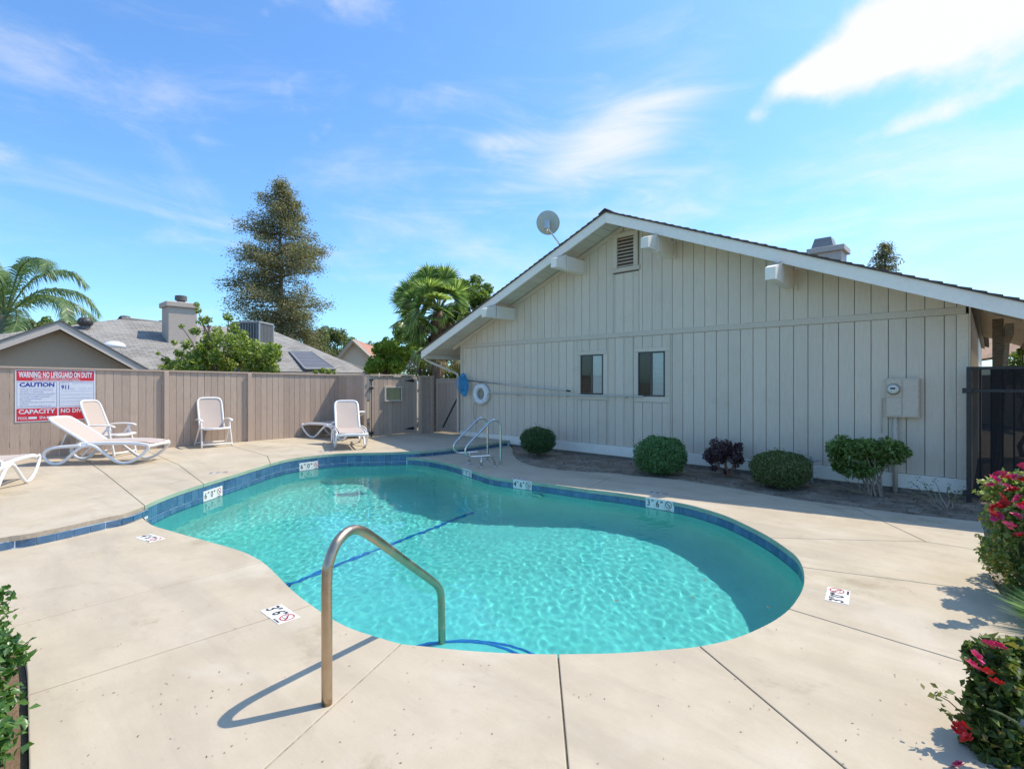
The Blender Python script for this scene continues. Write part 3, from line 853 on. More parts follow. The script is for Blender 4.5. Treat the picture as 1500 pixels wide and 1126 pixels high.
# ================================================================ the club house
SID = C3(.68, .575, .445); SID2 = C3(.66, .56, .435)
M_SIDING = painted('siding_paint', SID, .05, .62, (9, 9, .5), .25, dirt=C3(.50, .41, .29), dirt_amt=.3, perobj=.035)
M_TRIM = painted('siding_trim_paint', SID2, .05, .6, (3, 3, 3), .1, dirt=C3(.34, .30, .24), dirt_amt=.2)
M_WHITE = painted('white_trim', C3(.88, .82, .70), .03, .5, (2, 2, 2), .1, dirt=C3(.62, .55, .45), dirt_amt=.32)
M_DARKBACK = painted('dark_recess', C3(.06, .055, .05), .1, .8)
M_BRONZE = painted('bronze_frame', C3(.055, .05, .045), .1, .35, bump=0)
M_SHING = painted('roof_shingle', C3(.105, .078, .062), .35, .9, (6, 6, 6), .6, perobj=.2)
def glass_mat(name='window_glass', tint=(.8, .85, .85, 1)):
    m = Mat(name); m.n.remove(m.b)
    t = m.node('ShaderNodeBsdfTransparent'); t.inputs['Color'].default_value = tint
    gl = m.node('ShaderNodeBsdfGlossy'); gl.inputs['Roughness'].default_value = .03
    fr = m.node('ShaderNodeFresnel'); fr.inputs['IOR'].default_value = 1.5
    x = m.node('ShaderNodeMixShader'); m.l.new(fr.outputs[0], x.inputs[0]); m.l.new(t.outputs[0], x.inputs[1]); m.l.new(gl.outputs[0], x.inputs[2])
    m.l.new(x.outputs[0], m.out.inputs['Surface']); return m.m
M_GLASS = glass_mat('window_glass', (.96, .97, .97, 1))
house = thing('pool_house', 'long beige board sided gable building with white barge boards beside the pool', 'building', (-5.4, WALL_Y, 0))
def hpart(mb, name, mat, parent=None, **k):
    """a part of the house given in world coordinates"""
    p = parent or house
    o = mb.build(name, mat, p, **k)
    o.matrix_parent_inverse = p.matrix_world.inverted() if p is not house else Matrix.Translation((5.4, -WALL_Y, 0)); return o
XL, XR = -10.83, -.249
XRG, HB = -5.68, 4.82
SL, SR = .42, .409
def hb(x): return HB-(SL*(XRG-x) if x < XRG else SR*(x-XRG))
YB = 22.0
ZS = .25                      # bottom of the siding
bx = lambda px, py: atY(px, py, WALL_Y)
# wall body (behind the boards)
body = MB(); body.prism([(XL+.02, -.05), (XR-.02, -.05), (XR-.02, hb(XR)+.09), (XRG, HB+.09), (XL+.02, hb(XL)+.09)], 'y', WALL_Y+.012, YB)
# windows are openings: cut by building the body behind them
hpart(body, 'wall', painted('wall_backing', C3(.20, .18, .15), .1, .8))
wins = [(bx(851.3, 0)[0], bx(884.2, 0)[0], bx(868, 577.5)[1], bx(868, 519.5)[1]), (bx(935.6, 0)[0], bx(974.6, 0)[0], bx(955, 580.5)[1], bx(955, 515)[1])]
vent = (bx(905.5, 0)[0], bx(929.5, 0)[0], bx(917, 391.5)[1], bx(917, 347)[1])
meter_cols = []
CAS = .10
rects_low = [(a-CAS-.004, b+CAS+.004, c-CAS*1.0-.02, d+CAS*.9) for a, b, c, d in wins]
rect_vent = (vent[0]-.11, vent[1]+.11, vent[2]-.12, vent[3]+.10)
def subtract(r, c):
    x0, x1, z0, z1 = r; a, b, e, f = c
    if b <= x0 or a >= x1 or f <= z0 or e >= z1: return [r]
    out = []
    if a > x0: out.append((x0, a, z0, z1))
    if b < x1: out.append((b, x1, z0, z1))
    xa, xb = max(x0, a), min(x1, b)
    if e > z0: out.append((xa, xb, z0, e))
    if f < z1: out.append((xa, xb, f, z1))
    return out
BELT0, BELT1 = 2.555, 2.655
def belt_z(x): return 0.0
x = -5.233-.216*26
cols_ = []
while x < XR:
    a, b = max(x, XL+.085), min(x+.216, XR-.10)
    if b-a > .03: cols_.append((a, b))
    x += .216
rb_ = random.Random(5)
box_cache = {}
for a, b in cols_:
    pcs = [(a, b, ZS, BELT0)]
    for c in rects_low: pcs = [q for p_ in pcs for q in subtract(p_, c)]
    for (x0, x1, z0, z1) in pcs:
        if x1-x0 < .015 or z1-z0 < .02: continue
        pr = rb_.uniform(0, .003)
        hpart(MB().bbox(x0+.0045, x1-.0045, WALL_Y-.012-pr, WALL_Y+.010, z0+.002, z1-.002, .0025), 'siding_board', M_SIDING)
    # upper board, cut to the slope
    pcs = [(a, b, BELT1, 9)]
    pcs = [q for p_ in pcs for q in subtract(p_, rect_vent)]
    for (x0, x1, z0, z1) in pcs:
        x0 += .0045; x1 -= .0045
        if x1-x0 < .01: continue
        t0, t1 = min(z1, hb(x0)+.085), min(z1, hb(x1)+.085)
        poly = [(x0, z0), (x1, z0), (x1, t1)]
        if x0 < XRG < x1 and z1 > 5: poly.append((XRG, HB+.085))
        poly.append((x0, t0)); pr = rb_.uniform(0, .003)
        hpart(MB().prism(poly, 'y', WALL_Y-.012-pr, WALL_Y+.010), 'siding_board', M_SIDING)
tr = lambda x0, x1, z0, z1, nm='trim', d=.024, mat=None: hpart(MB().bbox(x0, x1, WALL_Y-d, WALL_Y+.008, z0, z1, .004), nm, mat or M_TRIM)
tr(XL-.015, XR-.0, BELT0, BELT1, 'belt_board', .034)
tr(XL-.02, XL+.083, ZS, BELT0-.001, 'corner_board', .030); tr(XL-.02, XL+.083, BELT1+.001, hb(XL)+.10, 'corner_board', .030)
tr(XR-.098, XR+.03, ZS, BELT0-.001, 'corner_board', .040); tr(XR-.098, XR+.03, BELT1+.001, hb(XR)+.09, 'corner_board', .040)
hpart(MB().bbox(XR+.032, XR+.05, WALL_Y-.04, YB, -.05, hb(XR)+.05, .003), 'side_wall', M_SIDING)
hpart(MB().bbox(XL-.02, XR+.03, WALL_Y-.045, WALL_Y+.01, .035, ZS-.003, .006), 'base_board', M_WHITE)
hpart(MB().bbox(XL-.0, XR+.02, WALL_Y-.02, WALL_Y+.01, -.08, .034, .003), 'footing', painted('footing_concrete', C3(.22, .19, .16), .2, .9))
# frieze board under the left soffit
for (xa, xb) in ((XL-.0, XRG), (XRG, XR+.02)):
    if xa < XRG-1 and xb <= XRG:
        hpart(MB().prism([(xa-.32, hb(xa-.32)-.02), (xb, hb(xb)-.02), (xb, hb(xb)+.085), (xa-.32, hb(xa-.32)+.085)], 'y', WALL_Y-.038, WALL_Y-.016), 'frieze_board', M_TRIM)
# windows
M_BLIND = painted('blind_white', C3(.82, .82, .78), .03, .6, perobj=.02)
M_SCREEN = painted('insect_screen', C3(.10, .10, .095), .1, .6)
for wi, (a, b, c, d) in enumerate(wins):
    w = MB()
    fr = .028; y0, y1 = WALL_Y-.016, WALL_Y+.009
    for q in ((a, b, d-fr, d), (a, b, c, c+fr), (a, a+fr, c+fr, d-fr), (b-fr, b, c+fr, d-fr)): w.box(q[0], q[1], y0-.012, y1, q[2], q[3])
    mid = a+(b-a)*.50; w.box(mid-.022, mid+.022, y0-.010, y1, c+fr, d-fr)
    wo = hpart(w, 'window', M_BRONZE)
    hpart(MB().box(a+fr, mid-.022, y0-.003, y0-.001, c+fr, d-fr), 'insect_screen_pane', None or glass_mat('screen_pane', (.50, .50, .48, 1)), wo)
    hpart(MB().box(mid+.022, b-fr, y0-.001, y0+.001, c+fr, d-fr), 'glass_pane', M_GLASS, wo)
    bl = MB(); z = c+fr; 
    while z < d-fr-.005: bl.box(a+fr, b-fr, y0+.012, y0+.0165, z+.001, min(z+.0225, d-fr)); z += .025
    hpart(bl, 'blind', M_BLIND, wo)
    tr(a-CAS, b+CAS, d+.003, d+CAS*.9, 'window_head', .026); tr(a-CAS, b+CAS, c-CAS-.018, c-.003, 'window_sill_board', .026)
    tr(a-CAS, a-.003, c, d, 'window_casing', .026); tr(b+.003, b+CAS, c, d, 'window_casing', .026)
    hpart(MB().box(b+CAS+.002, b+CAS+.022, WALL_Y-.032, WALL_Y, ZS+.002, BELT0-.002), 'batten', M_TRIM)
# louvred vent
a, b, c, d = vent
v_ = hpart(MB().box(a-.01, b+.01, WALL_Y-.004, WALL_Y+.006, c-.01, d+.01), 'vent_back', painted('vent_dark', C3(.09, .055, .035), .1, .9))
n_ = 9
for i in range(n_):
    z = c+(d-c)*(i+.15)/n_
    hpart(MB().add([(a, WALL_Y-.005, z+.035), (b, WALL_Y-.005, z+.035), (b, WALL_Y-.05, z), (a, WALL_Y-.05, z), (a, WALL_Y-.005, z+.042), (b, WALL_Y-.005, z+.042), (b, WALL_Y-.05, z+.008), (a, WALL_Y-.05, z+.008)],
          [(0, 1, 2, 3), (7, 6, 5, 4), (3, 2, 6, 7), (0, 4, 5, 1)]), 'louver', M_TRIM)
for nm, q in (('vent_frame', (a-.10, b+.10, d+.001, d+.09)), ('vent_frame', (a-.14, b+.14, c-.09, c-.001)), ('vent_frame', (a-.10, a-.001, c, d)), ('vent_frame', (b+.001, b+.10, c, d))):
    hpart(MB().bbox(q[0], q[1], WALL_Y-.055, WALL_Y-.002, q[2], q[3], .004), nm, M_TRIM)
# roof: deck, soffit boards, barge boards, beams, shingle courses
YF = 8.88
XEL, XER, XPO = -11.75, 2.2, XR+.12
M_RDECK = painted('roof_deck', C3(.33, .31, .27), .1, .8)
roof = hpart(MB().prism([(XEL, hb(XEL)+.12), (XRG, HB+.12), (XPO, hb(XPO)+.12), (XPO, hb(XPO)+.20), (XRG, HB+.20), (XEL, hb(XEL)+.20)], 'y', YF+.045, YB+.5), 'roof', M_RDECK)
hpart(MB().prism([(XPO+.001, hb(XPO)+.12), (XER, hb(XER)+.12), (XER, hb(XER)+.20), (XPO+.001, hb(XPO)+.20)], 'y', YF+.045, WALL_Y+.7), 'eave_roof', M_RDECK)
M_SOFFIT = painted('soffit_paint', C3(.70, .66, .56), .05, .7, (2, 12, 2), .15, perobj=.06)
def slope_box(x0, x1, y0, y1, z_off0, z_off1, name, mat, parent=None):
    mb = MB(); mb.prism([(x0, hb(x0)+z_off0), (x1, hb(x1)+z_off0), (x1, hb(x1)+z_off1), (x0, hb(x0)+z_off1)], 'y', y0, y1)
    return hpart(mb, name, mat, parent)
x = XEL+.03
while x < XRG-.02:
    x2 = min(x+.20, XRG-.001); slope_box(x+.005, x2-.005, YF+.046, WALL_Y-.04 if x > XL-.2 else WALL_Y+.9, .095, .119, 'soffit_board', M_SOFFIT); x = x2
x = XRG+.001
while x < XER:
    x2 = x+.20; slope_box(x+.005, x2-.005, YF+.046, WALL_Y-.001 if x < XR else WALL_Y+.7, .095, .119, 'soffit_board', M_SOFFIT); x = x2
slope_box(XEL, XRG-.0005, YF, YF+.042, 0, .21, 'barge_board', M_WHITE); slope_box(XRG+.0005, XER, YF, YF+.042, 0, .21, 'barge_board', M_WHITE)
hpart(MB().bbox(XEL-.03, XEL+.012, YF+.045, YB, hb(XEL)+.0, hb(XEL)+.17, .004), 'eave_board', M_WHITE)
gut = MB(); prof_g = [(-.10, .16), (-.10, .07), (-.06, .03), (0, .03), (0, .16), (-.008, .16), (-.008, .038), (-.056, .038), (-.092, .075), (-.092, .16)]
gut.prism([(XEL-.031+p_[0], hb(XEL)+p_[1]) for p_ in prof_g], 'y', YF+.10, YB); hpart(gut, 'gutter', M_WHITE)
rs = random.Random(11)
for side in (-1, 1):
    x = XRG
    while (x > XEL-.02 if side < 0 else x < XER):
        x2 = x+side*.145; xa, xb = min(x, x2), max(x, x2)
        lo, hi = (.235, .262) if True else (0, 0)
        # each course is thick at its lower end and laps under the one above
        zlow, zup = .247+rs.uniform(-.003, .004), .230
        za = hb(xa)+(zlow if side < 0 else zup); zb = hb(xb)+(zup if side < 0 else zlow)
        yf = YF-.028+rs.uniform(-.006, .006)
        mb = MB(); mb.prism([(xa, hb(xa)+.203), (xb, hb(xb)+.203), (xb, zb), (xa, za)], 'y', yf, YB+.5 if xa < XPO else WALL_Y+.7)
        hpart(mb, 'shingle_course', M_SHING); x = x2
hpart(MB().prism([(XRG-.15, hb(XRG-.15)+.245), (XRG, HB+.262), (XRG+.15, hb(XRG+.15)+.245), (XRG+.15, hb(XRG+.15)+.262), (XRG, HB+.285), (XRG-.15, hb(XRG-.15)+.262)], 'y', YF-.035, YB), 'ridge_cap', M_SHING)
for bxx, zb_ in ((-8.86, 3.165), (-6.74, 4.025), (-4.63, 4.06), (-2.49, 3.19)):
    w_ = .075; top_b = zb_+.30
    up = hb(bxx)+.094; 
    mb = MB(); hi = min(top_b, hb(bxx-(w_ if bxx < XRG else -w_)*1)+.094)
    mb.bbox(bxx-w_, bxx+w_, YF+.043, WALL_Y-.005, zb_, hi, .006); be = hpart(mb, 'beam', M_WHITE)
    mb = MB(); hh = min(hi+.02, hb(bxx)+.17)
    ye = 8.54
    mb.add([(bxx-w_, ye, zb_), (bxx+w_, ye, zb_), (bxx+w_, YF-.001, zb_), (bxx-w_, YF-.001, zb_), (bxx-w_, ye, hh-.13), (bxx+w_, ye, hh-.13), (bxx+w_, YF-.001, hh), (bxx-w_, YF-.001, hh)],
           [(3, 2, 1, 0), (0, 1, 5, 4), (1, 2, 6, 5), (2, 3, 7, 6), (3, 0, 4, 7), (4, 5, 6, 7)]); hpart(mb, 'beam_end', M_WHITE, be)
    hpart(MB().add([(bxx-w_-.004, YF-.16, hh-.05), (bxx+w_+.004, YF-.16, hh-.05), (bxx+w_+.004, YF-.002, hh+.004), (bxx-w_-.004, YF-.002, hh+.004)], [(0, 1, 2, 3)]), 'metal_cap', metal('cap_metal', (.6, .58, .54), .45), be)
    hpart(MB().box(bxx+w_+.001, bxx+w_+.06, WALL_Y-.03, WALL_Y-.002, zb_-.04, hi-.02), 'batten', M_TRIM)
# patio side at the right: posts, rafters, lattice
M_WOODDK = painted('dark_stained_wood', C3(.20, .145, .09), .25, .7, (2, 2, 8))
hpart(MB().box(.02, .14, WALL_Y+.5, WALL_Y+.62, -.05, hb(.1)+.05), 'post', M_WOODDK)
M_SLAT = painted('tan_slat', C3(.50, .37, .21), .15, .7, (2, 8, 2))
for i in range(46): slope_box(XPO+.01, XER, WALL_Y+.80+i*.13, WALL_Y+.87+i*.13, .125, .165, 'patio_slat', M_SLAT)
for i in range(4): hpart(MB().prism([(.5+i*.5, hb(.5+i*.5)+.0), (.55+i*.5, hb(.55+i*.5)+.0), (.55+i*.5, hb(.55+i*.5)+.12), (.5+i*.5, hb(.5+i*.5)+.12)], 'y', WALL_Y+.72, WALL_Y+6.7), 'rafter', M_WOODDK)
hpart(MB().box(.15, .24, WALL_Y+.3, WALL_Y+6, hb(.2)-.16, hb(.2)-.0), 'patio_beam', M_WOODDK)
# downspout elbow at the left corner
dsp = smooth_path([(XEL-.06, 9.05, hb(XEL)+.05), (XEL+.0, 9.07, hb(XEL)-.04), (XL-.30, 9.2, 2.0), (XL-.09, 9.44, 1.86), (XL-.05, 9.49, 1.75), (XL-.05, 9.49, 1.2), (XL-.05, 9.49, .2)], 5)
hpart(MB().tube(dsp, .034, 8), 'downspout', M_TRIM, smooth=True, autos=60)
# chimney behind the ridge on the right slope
pc = atD(1216, 366, 14.6); cx, cy = pc.x, pc.y
M_CHIM = painted('chimney_stucco', C3(.50, .46, .40), .1, .8)
ch = hpart(MB().bbox(cx-.42, cx+.34, cy-.35, cy+.35, 2.8, 1.6+190/754*14.6-.02, .01), 'chimney', M_CHIM)
zt = 1.6+190/754*14.6
hpart(MB().bbox(cx-.50, cx+.42, cy-.43, cy+.43, zt-.05, zt+.10, .01), 'chimney_crown', M_CHIM, ch)
mb = MB(); z0, z1 = zt+.10, zt+.40
mb.add([(cx-.42, cy-.3, z0), (cx+.14, cy-.3, z0), (cx+.14, cy+.3, z0), (cx-.42, cy+.3, z0), (cx-.34, cy-.22, z1), (cx+.06, cy-.22, z1), (cx+.06, cy+.22, z1), (cx-.34, cy+.22, z1)], [(0, 1, 5, 4), (1, 2, 6, 5), (2, 3, 7, 6), (3, 0, 4, 7), (4, 5, 6, 7)])
hpart(mb, 'chimney_cowl', painted('cowl_grey', C3(.24, .235, .23), .1, .5), ch)

# ================================================================ things on the house wall
def on_wall(name, label, cat, x, y, z): return thing(name, label, cat, (x, y, z))
# electric meter cabinet
M_BOX = painted('meter_box_paint', C3(.60, .50, .385), .05, .5, perobj=0)
(xa, zt), (xb, zb2) = bx(1297.5, 553), bx(1347.5, 613)
xa, zt = atY(1297.5, 554, WALL_Y-.12); xb, zb2 = atY(1347, 612.5, WALL_Y-.12)
mt = thing('electric_meter_box', 'beige electric meter cabinet with round dial on the siding', 'meter box', ((xa+xb)/2, WALL_Y-.016, zb2)); W2 = (xb-xa)/2; H2 = zt-zb2
MB().bbox(-W2, W2, -.105, 0, 0, H2, .006).build('cabinet', M_BOX, mt)
MB().bbox(-W2+.012, -W2*.03-.004, -.116, -.1055, H2*.52, H2-.02, .004).build('meter_panel', M_BOX, mt)
MB().bbox(-W2+.012, -W2*.03-.004, -.114, -.1055, .02, H2*.50, .004).build('lower_door', M_BOX, mt)
MB().bbox(W2*.03, W2-.012, -.116, -.1055, .02, H2-.02, .004).build('right_door', M_BOX, mt)
q = MB().lathe([(.080, 0), (.084, .015), (.076, .03), (.073, .035)], 28, (-W2*.52, -.116, H2*.72), Vector((0, -1, 0))).build('meter_ring', metal('ring_metal', (.45, .44, .42), .35), mt, smooth=True)
MB().lathe([(.071, .03), (.068, .06), (.05, .08), (0, .085)], 28, (-W2*.52, -.116, H2*.72), Vector((0, -1, 0))).build('dial', painted('dial_face', C3(.72, .71, .62), .05, .15), q, smooth=True)
mb = MB(); mb.box(-W2*.52-.030, -W2*.52+.030, -.2035, -.200, H2*.72-.0, H2*.72+.025); mb.build('register', M_BLACK, q)
MB().tube([(-W2*.45, -.05, 0), (-W2*.45, -.05, -zb2-.05)], .032, 12).build('conduit', M_BOX, mt, smooth=True)
MB().tube(smooth_path([(-W2-.06, -.02, -.25), (-W2-.06, -.02, H2*.4), (-W2-.05, -.03, H2*.47), (-W2, -.04, H2*.48)], 4), .007, 6).build('ground_wire', M_BOX, mt, smooth=True)
# life ring
x_, z_ = atY(705, 577, 9.5)
ring_t = thing('life_ring', 'white life ring with coiled rope hung on the siding', 'life ring', (x_, 9.50, z_))
Mr = Matrix.Rotation(R(90), 4, 'X')
MB().tube([Mr @ Vector((math.cos(a)*.215, math.sin(a)*.215, 0)) for a in [2*math.pi*i/40 for i in range(40)]], .078, 14, closed=True, flat=(1, 1)).build('ring', painted('ring_white', C3(.76, .75, .72), .06, .6, perobj=0), ring_t, smooth=True)
cp = []
for i in range(90):
    a = i*.5; cp.append((math.cos(a)*(.09+.02*math.sin(i*.9)), -.02+.01*math.sin(i*1.7), math.sin(a)*(.11+.02*math.cos(i*1.3))-.01))
MB().tube(cp, .006, 5).build('rope_coil', painted('rope_grey', C3(.35, .33, .28), .2, .8), ring_t)
MB().tube(smooth_path([(-.1, -.0, -.14), (-.28, 0, -.3), (-.31, .02, -.55), (-.26, .03, -.72), (-.18, .03, -.78)], 6), .006, 5).build('rope_tail', painted('rope_brown', C3(.30, .22, .15), .2, .8), ring_t)
for k in range(4):
    a = R(45+90*k); c_ = Vector((math.cos(a)*.215, 0, math.sin(a)*.215)); t_ = Vector((-math.sin(a), 0, math.cos(a)))
    MB().tube([c_-t_*.025, c_+t_*.025], .0805, 14).build('band', M_WHITE_PL, ring_t, smooth=True)
MB().box(-.02, .02, -.10, .05, .27, .30).build('hook', M_CHROME, ring_t)
# pole with blue net
M_ALU = metal('pole_aluminium', (.60, .58, .55), .35)
x0_, z0_ = atY(684, 557, 9.44); x1_, z1_ = atY(830, 572, 9.44)
pl = thing('leaf_net', 'blue pool leaf net on an aluminium pole hung across the siding', 'pool net', (x0_, 9.44, z0_))
MB().tube([(0, 0, 0), (x1_-x0_, 0, z1_-z0_)], .016, 10).build('pole', M_ALU, pl, smooth=True)
MB().tube([(x1_-x0_, 0, z1_-z0_), (x1_-x0_+.10, 0, z1_-z0_-.01)], .019, 8).build('grip', M_BLACK, pl)
hp = smooth_path([(0, 0, .03), (-.07, -.03, .18), (-.13, -.10, .14), (-.13, -.14, -.12), (-.05, -.14, -.36), (.05, -.10, -.42), (.08, -.04, -.25), (.04, 0, -.05)], 5, closed=True)
M_BLUE = painted('net_blue', C3(.05, .28, .48), .45, .7, (25, 25, 6), perobj=0)
MB().tube(hp, .014, 8, closed=True).build('hoop', M_BLUE, pl, smooth=True)
mb = MB(); cc = sum(hp, Vector())/len(hp); N_ = len(hp); vs = []
rr = random.Random(4)
for k, (s_, dz) in enumerate(((1, 0), (.8, .06), (.55, .10), (.25, .12), (.02, .12))):
    for i, p_ in enumerate(hp): vs.append(cc+(p_-cc)*s_+Vector((.35*dz, -dz*.6, -dz*.6+rr.uniform(-.012, .012))))
mb.add(vs, [(k*N_+i, k*N_+(i+1) % N_, (k+1)*N_+(i+1) % N_, (k+1)*N_+i) for k in range(4) for i in range(N_)])
mb.build('net_bag', M_BLUE, pl)
for k in range(5):
    MB().tube(smooth_path([(-.19+.05*k, -.15+.02*k, .10), (-.16+.05*k, -.24, -.12+.02*k), (-.10+.04*k, -.16, -.36+.02*k)], 5), .010, 6).build('net_fold', M_BLUE, pl, smooth=True)
for t_ in (.12, .62):
    MB().box((x1_-x0_)*t_-.012, (x1_-x0_)*t_+.012, -.01, .12, (z1_-z0_)*t_-.035, (z1_-z0_)*t_-.016).build('bracket', M_CHROME, pl)
# long thin rescue pole
x0_, z0_ = atY(720, 576, 9.46); x1_, z1_ = atY(942, 580.5, 9.46)
pl = thing('rescue_pole', 'long thin beige pole lying level on brackets from the life ring to the right window', 'pole', (x0_, 9.46, z0_))
MB().tube([(0, 0, 0), (x1_-x0_, 0, z1_-z0_)], .017, 10).build('pole', painted('pole_paint', C3(.55, .53, .46), .1, .5), pl, smooth=True)
MB().tube(smooth_path([(0, 0, 0), (-.10, 0, .0), (-.16, 0, -.09), (-.10, 0, -.16)], 5), .010, 8).build('hook', M_ALU, pl, smooth=True)
for t_ in (.2, .55, .9):
    MB().box((x1_-x0_)*t_-.012, (x1_-x0_)*t_+.012, -.01, .10, (z1_-z0_)*t_-.038, (z1_-z0_)*t_-.018).build('bracket', M_TRIM, pl)
# hose bib and vacuum breaker between the shrubs
c = atY(1187, 664, 9.35)
fx = thing('irrigation_valve', 'grey irrigation valve on a bent pipe behind the low round shrub', 'valve', (c[0], 9.35, 0))
MB().tube(smooth_path([(-.13, 0, -.03), (-.13, 0, .30), (-.12, 0, .36), (-.02, .0, .37), (.02, 0, .34), (.02, 0, -.03)], 5), .022, 10).build('pipe', painted('grey_pipe', C3(.33, .33, .32), .1, .5), fx, smooth=True)
MB().lathe([(.045, .0), (.05, .03), (.045, .07), (.02, .085), (0, .085)], 16, (-.13, 0, .33)).build('cap', M_BLACK, fx, smooth=True)
MB().tube([(.02, -.02, .33), (.16, -.06, .37)], .012, 8).build('lever', painted('grey_pipe2', C3(.4, .4, .38), .1, .5), fx, smooth=True)
# satellite dish on the left slope
dc = atD(802, 327, 11.3); rb0 = atD(819, 372, 11.3)
zr = hb(rb0.x)+.24
dish = thing('satellite_dish', 'grey satellite dish seen from behind on the left roof slope', 'satellite dish', (rb0.x, max(rb0.y, YF+.15), zr))
base = Vector(dish.location); dd = dc-base
dirn = Vector((-.42, .80, .42)).normalized()
q_ = []
for i in range(9):
    r0 = .262*i/8; q_.append((r0, .06*(i/8)**2))
q_ += [(.262, .068)]+[(.262*i/8, .06*(i/8)**2+.012) for i in range(7, -1, -1)]
MB().lathe(q_, 32, dd, dirn).build('reflector', painted('dish_grey', C3(.46, .50, .46), .08, .6, perobj=0), dish, smooth=True, autos=50)
back = dd-dirn*.05
MB().tube(smooth_path([Vector((0, 0, .0)), Vector((0, 0, .06))+dd*.12, back*.7+Vector((0, 0, -.03)), back+Vector((0, 0, -.06)), back+Vector((0, 0, .02))], 6), .019, 10).build('mast', M_CHROME, dish, smooth=True)
MB().box(-.05, .05, -.03, .03, -.09, .09, M=Matrix.Translation(back+Vector((0, 0, -.02)))).build('bracket', metal('zinc', (.45, .45, .44), .4), dish)
MB().tube([back+Vector((0, 0, -.1)), dd+Vector((0, 0, -.26))+dirn*.1, dd+dirn*.33+Vector((0, 0, -.16))], .010, 6).build('arm', M_ALU, dish)
MB().box(-.03, .03, -.05, .05, -.03, .03, M=Matrix.Translation(dd+dirn*.34+Vector((0, 0, -.15)))).build('receiver', M_BOX, dish)
MB().bbox(-.09, .09, -.07, .07, -.03, .02, .004).build('foot', M_ALU, dish)
# ================================================================ fences and gates
M_FENCE = painted('fence_paint', C3(.44, .33, .255), .07, .75, (7, 7, .7), .3, dirt=C3(.31, .235, .17), dirt_amt=.35, perobj=.09)
M_FENCE2 = painted('fence_frame_paint', C3(.46, .35, .27), .08, .75, (5, 5, 5), .2, perobj=.04)
M_IRON = painted('black_iron', C3(.025, .023, .022), .2, .5, perobj=0)
def fence_run(label, p0, p1, zb, zt0, zt1, pitch=.143, posts=(), cap=True, name='board_fence', cat='fence', rails=True, gap=.006, facing=None, lead=0):
    """p0 -> p1 in plan; boards on the side of the pool"""
    p0, p1 = Vector(p0), Vector(p1); L = (p1-p0).length; u = (p1-p0)/L; rz = math.atan2(u.y, u.x)
    t = thing(name, label, cat, (p0.x, p0.y, zb), rz)
    # local +y must look away from the pool; the pool side is local -y when facing=-1
    f = facing or -1
    n = max(1, int(round(L/pitch))); pw = L/n
    H = lambda x: zt0+(zt1-zt0)*x/L-zb
    me = {}
    for i in range(n):
        x0 = i*pw; jz = rnd.uniform(-.004, .004); jy = rnd.uniform(0, .006)
        h = H(x0+pw/2)-.055
        key = round(h, 2)
        if key not in me: me[key] = MB().bbox(-pw/2+gap/2, pw/2-gap/2, -.009, .009, 0, key, .003).mesh('board', M_FENCE)
        link('board', me[key], t, (x0+pw/2, f*(.012+jy), .02+jz), (0, 0, rnd.uniform(-.006, .006)))
    for z in (.30, 1.25):
        link('rail', MB().bbox(0, L, -.02, .02, z-.045, z+.045, .004).mesh('rail', M_FENCE2), t, (0, -f*.032, 0))
    if cap:
        mb = MB(); mb.add([(0, -.05, H(0)-.035), (L, -.05, H(L)-.035), (L, .05, H(L)-.035), (0, .05, H(0)-.035), (0, -.05, H(0)), (L, -.05, H(L)), (L, .05, H(L)), (0, .05, H(0))],
               [(3, 2, 1, 0), (4, 5, 6, 7), (0, 1, 5, 4), (1, 2, 6, 5), (2, 3, 7, 6), (3, 0, 4, 7)]); mb.build('cap_rail', M_FENCE2, t)
    for x in posts:
        link('post', MB().bbox(-.045, .045, -.045, .045, -.12, H(x)-.036, .005).mesh('post', M_FENCE2), t, (x, f*.045, 0))
    return t
Zt = lambda y: 1.908-.0117*(y-.54)
yP = [atX(242.5, 600, FENCE_X)[0], atX(364, 600, FENCE_X)[0]]
Y0 = -4.5
long_f = fence_run('long brown board fence behind the loungers and the warning sign', (FENCE_X, Y0), (FENCE_X, FBACK_Y), STEP_Z-.02, Zt(Y0), Zt(FBACK_Y), posts=[y-Y0 for y in (yP[0]-2.9, yP[0], yP[1])]+[.05])
back_f = fence_run('short brown board fence behind the lounger between the corner and the gate', (FENCE_X+.02, FBACK_Y), (GATE_X+.02, FBACK_Y), STEP_Z-.02, 1.81, 1.80, posts=[GATE_X-FENCE_X-.05])
gate1 = fence_run('brown board gate with the framed notice and a black drop rod', (GATE_X, FBACK_Y+.07), (GATE_X, FBACK_Y+1.62), STEP_Z+.02, 1.80, 1.79, name='board_gate', cat='gate', cap=False, facing=-1)
side_f = fence_run('narrow shaded fence panel between the two board gates', (GATE_X, FBACK_Y+1.68), (GATE_X, WALL_Y+.05), STEP_Z-.02, 1.79, 1.79, posts=[.045, WALL_Y-FBACK_Y-1.72])
gate2 = fence_run('board gate with a dark diagonal brace, next to the corner of the building', (GATE_X+.10, WALL_Y+.12), (XL-.04, WALL_Y+.12), STEP_Z+.02, 1.71, 1.72, name='board_gate', cat='gate', cap=True)
